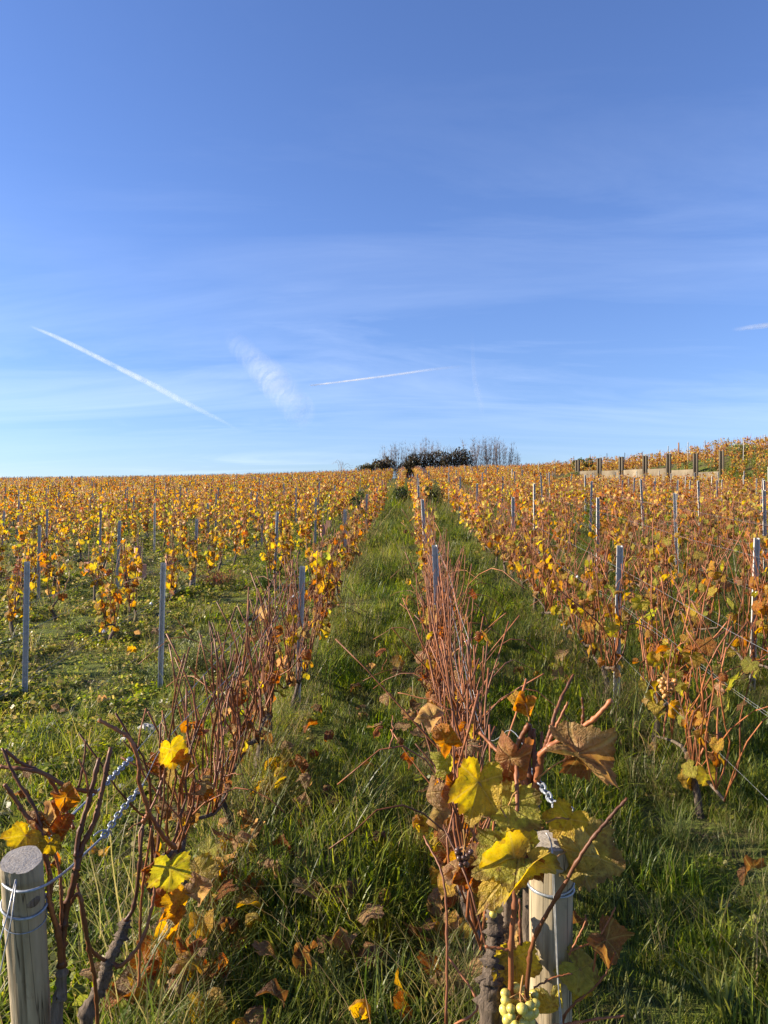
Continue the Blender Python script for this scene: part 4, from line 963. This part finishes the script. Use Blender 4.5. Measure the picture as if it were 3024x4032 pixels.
# ------------------------------------------------------------------ grapes
def berry_mesh(mat, r=1.0):
    mb = MB(); n, m_ = 14, 8; V = [(0, 0, 1.05)]; Fc = []
    for i in range(1, m_):
        a = math.pi * i / m_
        for j in range(n): V.append((math.sin(a) * math.cos(2 * math.pi * j / n), math.sin(a) * math.sin(2 * math.pi * j / n), math.cos(a) * 1.05))
    V.append((0, 0, -1.05))
    for j in range(n): Fc.append((0, 1 + j, 1 + (j + 1) % n)); Fc.append((len(V) - 1, 1 + (m_ - 2) * n + (j + 1) % n, 1 + (m_ - 2) * n + j))
    for i in range(m_ - 2):
        for j in range(n): Fc.append((1 + i * n + j, 1 + (i + 1) * n + j, 1 + (i + 1) * n + (j + 1) % n, 1 + i * n + (j + 1) % n))
    mb.add(V, Fc); return mb.mesh('berry', mat)
def cluster(top, L, w, r, n, mat, label, seed, hang=None):
    rng = np.random.default_rng(seed); root = empty('grape_cluster', top, label, 'grapes'); me = berry_mesh(mat); pos = []; tries = 0
    while len(pos) < n and tries < 6000:
        tries += 1; u = rng.random(); a = rng.uniform(0, 6.28); rr = w * (1 - 0.65 * u) * rng.uniform(0.75, 1.0)
        p = np.array([rr * math.cos(a), rr * math.sin(a), -0.015 - u * L])
        if all(np.linalg.norm(p - q) > 1.55 * r for q in pos): pos.append(p)
    for p in pos:
        o = link('berry', me, root); o.location = p; s = r * rng.uniform(0.78, 1.12); o.scale = (s, s * rng.uniform(.9, 1.05), s * rng.uniform(.95, 1.15)); o.rotation_euler = rng.uniform(0, 3, 3)
    mb = MB(); mb.tube(spline([(0, 0, 0.03) if hang is None else tuple(Vector(hang) - Vector(top)), (0.003, 0, 0.0), (0, 0, -L * 0.5), (0, 0, -L * 0.9)], 12), [0.0022] * 12, 6)
    for p in pos[::2]: mb.tube([(0, 0, min(-0.005, p[2] + 0.012)), tuple(p * 0.85)], 0.0009, 4)
    mb.obj('stalk', M_PETIOLE, root); return root
cluster(at(2045, 3895, 1.40), 0.10, 0.033, 0.0095, 42, M_GRAPE, 'pale green grape cluster hanging in front of the right wooden post', 1, at(2060, 3840, 1.41))
xg = at(2625, 2665, 3.6); cluster(xg, 0.085, 0.042, 0.010, 34, M_GRAPEB, 'amber brown grape cluster among the leaves of the second row right', 2)
cluster(at(1825, 3320, 1.62), 0.035, 0.018, 0.0062, 16, M_RAISIN, 'small shrivelled dark grape cluster left of the right wooden post', 3)
cluster(at(1950, 3530, 1.42), 0.02, 0.010, 0.0085, 3, M_GRAPE, 'few single green grapes under the drooping yellow leaf', 4)

# ------------------------------------------------------------------ vine guards, stones, weeds
for i, (k, y) in enumerate(GUARDS):
    x = row_x(k); lab = ['pink vine guard in the fourth row left of the lane, the nearer one', 'pink vine guard in the fourth row left of the lane, the farther one'][i] if i in (0, 1) else \
        ['', '', 'pink vine guard in the fifth row left of the lane, the nearer one', 'pink vine guard in the fifth row left of the lane, the farther one', 'pink vine guard in the second row left of the lane, the nearer one', 'pink vine guard in the second row left of the lane, the farther one'][i]
    o = empty('vine_guard', (x, y, tz(x, y)), lab, 'vine guard', 'pink guards round young vines', rz=rs.uniform(0, 1.5)); mb = MB(); w = 0.05; h = 0.27; V = []
    pr_ = [(-w, -w), (w, -w), (w, w), (-w, w)]; inr = [(a * 0.94, c * 0.94) for a, c in pr_]
    V = [(a, c, -.03) for a, c in pr_] + [(a * 1.03, c * .97, h) for a, c in pr_] + [(a, c, h) for a, c in inr] + [(a, c, -.03) for a, c in inr]
    Fc = []
    for g in range(3):
        for j in range(4): q = (j + 1) % 4; Fc.append((g * 4 + j, g * 4 + q, g * 4 + 4 + q, g * 4 + 4 + j))
    mb.add(V, Fc); mb.obj('sleeve', M_PINK, o, smooth=False); mb = MB(); mb.tube([(0.01, 0, -.1), (0, .01, .3), (.015, 0, .55)], [.006, .005, .003], 5); mb.obj('young_stem', M_CANE, o)
    mb = MB(); mb.box((.03, .03, -.1), (.038, .038, .62)); mb.obj('rod', M_TWIG, o, smooth=False)

def stone(loc, s, label, seed):
    rng = np.random.default_rng(seed); mb = MB(); n, m_ = 10, 7; V = [(0, 0, .62)]; Fc = []
    for i in range(1, m_):
        a = math.pi * i / m_
        for j in range(n):
            rr = 1 + rng.normal(0, 0.13); V.append((1.25 * math.sin(a) * math.cos(2 * math.pi * j / n) * rr, math.sin(a) * math.sin(2 * math.pi * j / n) * rr, math.cos(a) * .62 * rr))
    V.append((0, 0, -.62))
    for j in range(n): Fc.append((0, 1 + j, 1 + (j + 1) % n)); Fc.append((len(V) - 1, 1 + (m_ - 2) * n + (j + 1) % n, 1 + (m_ - 2) * n + j))
    for i in range(m_ - 2):
        for j in range(n): Fc.append((1 + i * n + j, 1 + (i + 1) * n + j, 1 + (i + 1) * n + (j + 1) % n, 1 + i * n + (j + 1) % n))
    mb.add(np.array(V) * s, Fc); o = mb.obj('stone', M_STONE, smooth=False); o.location = loc; o.rotation_euler = (rng.normal(0, .2), rng.normal(0, .2), rng.uniform(0, 6)); return tag(o, label, 'stone', 'pale stones on the left ground')
def ground_at(px, py):
    d = 1.5
    while d < 60:
        p = at(px, py, d)
        if p.z <= tz(p.x, p.y): return Vector((p.x, p.y, tz(p.x, p.y)))
        d += 0.02
    return at(px, py, 30)
for i, (px, py, s, lab) in enumerate([(582, 2885, .055, 'largest pale limestone lump in the grass left of the left row'), (600, 2915, .032, 'small pale stone touching the near side of the largest stone'), (640, 2895, .03, 'small flat pale stone just right of the largest stone'),
                                    (335, 2962, .045, 'pale stone half buried in grass, above the forked canes'), (48, 3203, .03, 'small white stone near the left edge above the left post'), (480, 2930, .03, 'mossy pale stone between the two larger stones'), (465, 3120, .035, 'pale stone behind the short chain')]):
    p = ground_at(px, py); stone(p + Vector((0, 0, s * 0.35)), s, lab, 60 + i)

def weed(loc, h, w, nstem, nleaf, cols, label, name, seed, ls=0.008):
    rng = np.random.default_rng(seed); root = empty(name, loc, label, 'weed'); S, L = MB(), MB()
    for i in range(nstem):
        a = rng.uniform(0, 6.28); q = w * math.sqrt(rng.random()); hh = h * rng.uniform(0.6, 1) * (1 - 0.35 * (q / w) ** 2)
        P = spline([(rng.normal(0, .03), rng.normal(0, .03), -.03), (q * .5 * math.cos(a), q * .5 * math.sin(a), hh * .55), (q * math.cos(a), q * math.sin(a), hh)], 7)
        c = np.array(cols[rng.integers(len(cols))]); S.tube(P, np.linspace(.0022, .0009, 7), 3, 0, c * 0.7)
        for _ in range(nleaf):
            p = P[rng.integers(2, 7)] + rng.normal(0, .028, 3); n_ = rng.normal(0, 1, 3); n_ /= np.linalg.norm(n_); u = np.cross(n_, [0, 0, 1.0]); u /= np.linalg.norm(u) + 1e-9; v_ = np.cross(n_, u); s = ls * rng.uniform(.6, 1.4)
            L.add([p - u * s * .5, p + v_ * s * 1.6, p + u * s * .5, p - v_ * s * .8], [(0, 1, 2, 3)], 0, np.array(cols[rng.integers(len(cols))]) * rng.uniform(.7, 1.3))
    S.obj('stems', M_GRASS, root); tag(L.obj('foliage', M_GRASS, root), kind='stuff'); return root
PALEG = [(0.16, 0.20, 0.055), (0.22, 0.25, 0.09), (0.11, 0.15, 0.04)]
REDW = [(0.26, 0.10, 0.045), (0.34, 0.16, 0.08), (0.20, 0.08, 0.035)]
weed(ground_at(775, 2640), 0.40, 0.24, 60, 34, PALEG, 'pale feathery green weed just right of the bright stake', 'feathery_weed', 1)
weed(ground_at(640, 2700), 0.22, 0.20, 40, 24, PALEG, 'low pale weed at the foot of the bright stake left of the lane', 'feathery_weed', 2)
weed(ground_at(310, 2480), 0.15, 0.16, 30, 20, PALEG, 'low pale weed between two leafy vines in the left field', 'feathery_weed', 3)
weed(ground_at(75, 2320), 0.55, 0.16, 14, 44, REDW, 'tall reddish dock weed at the left edge of the field', 'dock_weed', 4, .012)
weed(ground_at(196, 2300), 0.42, 0.10, 8, 44, REDW, 'smaller reddish dock weed right of the left-edge one', 'dock_weed', 5, .012)
weed(ground_at(1050, 2330), 0.30, 0.14, 50, 14, [(0.06, 0.10, 0.02), (0.08, 0.13, 0.03)], 'dark green grass tussock near the left row', 'grass_tussock', 6, .012)
weed(ground_at(850, 2310), 0.30, 0.35, 30, 26, REDW, 'reddish brown dried weeds among the left vines', 'dried_weed', 7, .010)
for px, py, lab in ((905, 3420, 'bright pale grass tussock at the edge of the lane by the left row'), (2670, 3330, 'bright green grass tussock at the right side of the photo')):
    p = ground_at(px, py); o = empty('grass_tussock', p, lab, 'grass'); link('blades', tuft(px, 110, 0.12, 0.26, 0.05, 0.002, [(0.20, 0.24, 0.06), (0.28, 0.28, 0.09), (0.14, 0.20, 0.04)], 0.7, 4), o)

# dark green bushes closing the two lanes
def leafy_bush(name, loc, rx, ry, rz_, n, size, cols, label, cat, seed, mat=None, stems=6, group=None, lump=5):
    rng = np.random.default_rng(seed); root = empty(name, loc, label, cat, group); L = MB(); S = MB()
    lumps = [(rng.normal(0, .45, 3) * np.array([rx, ry, 0]) + np.array([0, 0, rz_ * rng.uniform(.4, 1.0)]), rng.uniform(.45, .8)) for _ in range(lump)]
    for i in range(n):
        c, s = lumps[rng.integers(lump)]; d = rng.normal(0, 1, 3); d /= np.linalg.norm(d); p = c + d * np.array([rx, ry, rz_ * .8]) * s * rng.uniform(0.5, 1.0) ** 0.5
        if p[2] < 0.03: p[2] = abs(p[2]) + .03
        nn = rng.normal(0, 1, 3); nn /= np.linalg.norm(nn); u = np.cross(nn, [.3, .2, 1.0]); u /= np.linalg.norm(u); v_ = np.cross(nn, u); q = size * rng.uniform(.6, 1.4)
        L.add([p - u * q * .6, p + v_ * q, p + u * q * .6, p - v_ * q], [(0, 1, 2, 3)], 0, np.array(cols[rng.integers(len(cols))]) * rng.uniform(.65, 1.3))
    for i in range(stems):
        a = rng.uniform(0, 6.28); c, s = lumps[i % lump]
        S.tube(spline([(rx * .25 * math.cos(a), ry * .25 * math.sin(a), -.1), tuple(c * .6), tuple(c + np.array([0, 0, rz_ * .5 * s]))], 6), np.linspace(.03, .008, 6) * rz_, 4)
    S.obj('stems', M_TWIG, root); tag(L.obj('foliage', mat or M_GRASS, root), kind='stuff'); return root
DG = [(0.025, 0.05, 0.014), (0.04, 0.07, 0.018), (0.02, 0.04, 0.012)]
p = (row_x(-0.5), 26.7, tz(row_x(-.5), 26.7)); leafy_bush('lane_bush', p, .36, .4, .42, 1300, .045, DG, 'dark green bush closing the far end of the central lane', 'bush', 81)
p = (row_x(0.5), 26.5, tz(row_x(.5), 26.5)); leafy_bush('lane_bush', p, .30, .4, .46, 1000, .045, DG, 'dark green bush closing the far end of the lane right of it', 'bush', 82)
p = (row_x(-1.6), 24, tz(row_x(-1.6), 24)); leafy_bush('lane_bush', p, .3, .4, .5, 600, .045, [(0.05, 0.08, 0.02), (0.07, 0.11, 0.03)], 'green bush among the vines left of the central lane end', 'bush', 83)

# ------------------------------------------------------------------ concrete retaining wall with posts
def concrete_wall():
    root = empty('retaining_wall', (WA[0], WA[1], tz(*WA)), 'low concrete wall with seven tall slotted posts on the right hillside', 'wall'); ang = math.atan2(WU[1], WU[0]); root.rotation_euler = (0, 0, ang)
    px_ = [2274, 2360, 2446, 2540, 2633, 2739, 2841]; tops = [1811, 1804, 1799, 1795, 1788, 1786, 1775]; ptop = [1854, 1853, 1849, 1846, 1850, 1858]
    S = []
    for q in px_:                                          # where each post's sight line meets the wall line
        d = CF * 1.0 + CR * ((q - 1512) / F); A = np.array([[WU[0], -d.x], [WU[1], -d.y]]); s, dd = np.linalg.solve(A, -WA); S.append((s, dd))
    z0 = tz(*WA); Mi = None
    for i, (s, dd) in enumerate(S):
        zt = EYE + (2016 - tops[i]) / F * dd - z0; P = WA + WU * s; zb = float(terrain(*(P - WN * 0.5))) - z0 - 0.3; w = 0.14; f = 0.04
        mb = MB(); pr_ = [(-w, -.13), (w, -.13), (w, -.13 + f * 2), (.03, -.13 + f * 2), (.03, .13 - f * 2), (w, .13 - f * 2), (w, .13), (-w, .13), (-w, .13 - f * 2), (-.03, .13 - f * 2), (-.03, -.13 + f * 2), (-w, -.13 + f * 2)]
        # an H section whose slots face along the wall, turned so that both flanges show
        pr_ = [(b_ * 0.85, a_) for a_, b_ in pr_][::-1]; m = len(pr_)
        V = [(a, c, zb) for a, c in pr_] + [(a, c, zt) for a, c in pr_]; Fc = [(j, (j + 1) % m, (j + 1) % m + m, j + m) for j in range(m)]
        mb.add(V, Fc); idx = [m + j for j in range(m)]; mb.f.append(tuple(idx)); mb.m.append(0)
        o = mb.obj('post', M_CONCP, root, smooth=False); o.location = (s, 0, 0); o.rotation_euler = (0, 0, R(18)+rs.gauss(0, .02))
    for i in range(6):
        s0, s1 = S[i][0] + .10, S[i + 1][0] - .10; dd = (S[i][1] + S[i + 1][1]) / 2; zt = EYE + (2016 - ptop[i]) / F * dd - z0; bh = 0.46
        for j in range(4):
            mb = MB(); e = 0.004; a, c = zt - (j + 1) * bh + 0.012, zt - j * bh
            mb.box((s0 + rs.uniform(0, .01), -.05 + rs.uniform(-.008, .008), a), (s1, .05, c)); mb.obj('panel', M_CONC, root, smooth=False)
concrete_wall()
def pos(px, d): p = at(px, 2016, d); return (p.x, p.y, tz(p.x, p.y))
GS = [(0.20, 0.24, 0.07), (0.27, 0.29, 0.10), (0.14, 0.18, 0.05)]
leafy_bush('green_shrub', pos(2240, 43.5), .62, .5, .8, 1500, .05, GS, 'light green feathery shrub left of the concrete wall', 'shrub', 91, lump=7)
leafy_bush('green_shrub', pos(2300, 46.5), .55, .5, .85, 1100, .05, [(0.06, 0.085, 0.022), (0.09, 0.12, 0.03)], 'darker green shrub behind the first post of the concrete wall', 'shrub', 92)
leafy_bush('green_shrub', pos(2915, 39.5), .95, .6, .55, 1500, .045, GS, 'wide pale green shrub right of the last concrete post', 'shrub', 93, lump=7)
p = pos(2672, 43); mb = MB(); mb.tube([(0, 0, -.2), (.01, 0, 0.7), (0.0, 0, 1.2)], [.05, .045, .04], 8); o = mb.obj('wooden_pole', M_RUSTPOLE); o.location = p; tag(o, 'reddish brown wooden pole among the vines above the concrete wall', 'pole')

# ------------------------------------------------------------------ thicket on the crest
HD = [(0.028, 0.022, 0.012), (0.045, 0.035, 0.018), (0.05, 0.032, 0.018), (0.03, 0.035, 0.015)]
def hillpos(px, d=73.0): return pos(px, d)
for i, (px, rx, h, lab, cols) in enumerate([(1440, .95, .72, 'leftmost olive green bush of the hilltop thicket', [(0.07, 0.075, 0.025), (0.10, 0.09, 0.03)]), (1515, 1.0, .88, 'dark bush second from the left of the hilltop thicket', HD), (1597, 1.0, .88, 'dark bush in the middle left of the hilltop thicket', HD),
                                         (1655, 1.0, 1.0, 'dark bush at the centre of the hilltop thicket', HD), (1735, 1.1, 1.1, 'dark rounded bush right of centre in the hilltop thicket', HD), (1815, 1.2, 1.28, 'rightmost and tallest dark bush of the hilltop thicket', HD)]):
    leafy_bush('dark_bush', hillpos(px, 72 + (i % 2) * 1.0), rx, .9, h * 1.72, 2400, .085, cols, lab, 'bush', 100 + i, M_GRASS, 8, 'dark bushes on the crest', 8)
def sapling_meshes(seed, h, w, ns):
    rng = np.random.default_rng(seed); S = MB()
    for i in range(ns):
        a = rng.uniform(0, 6.28); q = w * math.sqrt(rng.random()); hh = h * rng.uniform(.5, 1.0) ** 0.7; bx, by = q * .35 * math.cos(a), q * .35 * math.sin(a)
        P = spline([(bx, by, -.1), (q * .75 * math.cos(a) + rng.normal(0, .05), q * .7 * math.sin(a), hh * .5), (q * math.cos(a) + rng.normal(0, .1), q * math.sin(a), hh)], 8); S.tube(P, np.linspace(.016, .005, 8), 3)
        for _ in range(26):
            p = P[rng.integers(2, 8)]; e = p + np.array([rng.normal(0, .16), rng.normal(0, .16), rng.uniform(.15, .5)]); S.tube([p, (p + e) / 2 + rng.normal(0, .03, 3), e], [.008, .006, .004], 3)
    return S.mesh('stems', M_TWIG)
SAP = [sapling_meshes(200 + i, 3.6, 1.15, 22) for i in range(4)]
sap_x = [1478, 1530, 1568, 1605, 1645, 1690, 1722, 1765, 1800, 1858, 1895, 1930, 1965, 1998, 2030]
for i, px in enumerate(sap_x):
    o = empty('bare_sapling', hillpos(px, 74 + (i % 3) * .7), f'{ORD[i]} bare grey sapling clump from the left on the crest', 'sapling', 'bare saplings on the crest', rz=i * 1.3)
    s = [0.5, .86, .98, .82, .95, 1.03, .9, .82, .78, .96, 1.04, 1.06, 1.0, .85, .62][i]; o.scale = (s, s, s); link('stems', SAP[i % 4], o)
p = pos(1345, 71); mb = MB(); rb = np.random.default_rng(9)
for i in range(7):
    e = rb.uniform(-1.2, 1.0); hh = rb.uniform(1.0, 2.5); P = spline([(rb.normal(0, .2), 0, 0), (e * .35, rb.normal(0, .2), hh * .8), (e * .8, rb.normal(0, .2), hh), (e * 1.2, 0, hh * .85)], 9); mb.tube(P, np.linspace(.02, .008, 9), 3)
    for _ in range(3):
        q = P[rb.integers(3, 9)]; mb.tube([q, q + rb.normal(0, .15, 3)], [.010, .005], 3)
o = mb.obj('bramble', M_TWIG); o.location = p; tag(o, 'lone arching bare bramble on the skyline left of the thicket', 'bramble')

# ------------------------------------------------------------------ vapour trails, far away and high up
def trail_material():
    m, t, out = newmat('ice_cloud'); a = t.n('ShaderNodeAttribute', _attribute_name='Col'); lw = t.n('ShaderNodeLayerWeight'); lw.inputs[0].default_value = 0.5
    tcd = t.n('ShaderNodeTexCoord'); n = t.noise(tcd.outputs['Object'], 0.0035, 6, 0.7, 1.2); fac = t.math('POWER', t.math('SUBTRACT', 1.0, lw.outputs['Facing']), 1.6)
    fac = t.math('MULTIPLY', t.math('MULTIPLY', fac, a.outputs['Color']), t.maprange(n, 0.30, 0.66, 0.12, 1.0), None, True)
    tp = t.n('ShaderNodeBsdfTransparent'); d = t.n('ShaderNodeBsdfDiffuse'); d.inputs[0].default_value = (.9, .9, .9, 1); tl = t.n('ShaderNodeBsdfTranslucent'); tl.inputs[0].default_value = (.9, .9, .9, 1)
    mx = t.n('ShaderNodeMixShader'); mx.inputs[0].default_value = .5; t.l(d.outputs[0], mx.inputs[1]); t.l(tl.outputs[0], mx.inputs[2])
    m2 = t.n('ShaderNodeMixShader'); t.l(fac, m2.inputs[0]); t.l(tp.outputs[0], m2.inputs[1]); t.l(mx.outputs[0], m2.inputs[2]); t.l(m2.outputs[0], out.inputs[0]); return m
M_TRAIL = trail_material()
def trail(pix, label, H=1500.0, name='vapour_trail'):
    """pix: (x, y, width in pixels, density)"""
    P, W_, D_ = [], [], []
    for x, y, w, q in pix:
        d = H / ((2016 - y) / F); P.append(at(x, y, d)); W_.append(w / F * d / 2); D_.append(q)
    n = 60; Q = spline(P, n); u = np.linspace(0, len(pix) - 1, n); wd = np.interp(u, range(len(pix)), W_); dn = np.interp(u, range(len(pix)), D_)
    rng = np.random.default_rng(int(pix[0][0])); wd = wd * (1 + 0.06 * np.sin(np.arange(n) * .31) + rng.normal(0, .02, n)); mb = MB(); mb.tube(Q - Q[0], wd, 16, 0, np.repeat(dn, 16)[:, None] * np.ones(3), caps=False)
    o = mb.obj(name, M_TRAIL); o.location = Q[0]; return tag(o, label, 'vapour trail', 'vapour trails in the blue sky')
trail([(120, 1285, 10, .05), (250, 1340, 20, .8), (430, 1430, 24, 1.0), (600, 1515, 26, 1.0), (700, 1570, 30, 1.0), (800, 1620, 22, .6), (880, 1660, 16, .4), (950, 1700, 12, .0)], 'long straight white vapour trail slanting down in the left sky')
trail([(905, 1320, 70, .0), (980, 1400, 110, .6), (1060, 1480, 130, 1.3), (1130, 1560, 140, 1.5), (1180, 1620, 120, 1.2), (1195, 1680, 70, .0)], 'broad blurred vapour trail right of the long straight one')
trail([(1222, 1518, 7, 1.0), (1400, 1496, 9, .85), (1560, 1475, 10, .6), (1700, 1455, 12, .2), (1830, 1442, 14, .0)], 'thin level vapour trail above the hilltop thicket')
trail([(1858, 1300, 12, .0), (1866, 1470, 20, .7), (1880, 1540, 28, .9), (1895, 1600, 24, .8), (1900, 1650, 12, .0)], 'short faint upright vapour trail right of the thicket')
trail([(2880, 1300, 16, .0), (2960, 1288, 22, .3), (3060, 1276, 22, .3), (3150, 1262, 20, .0)], 'short pale streak at the right edge of the sky')
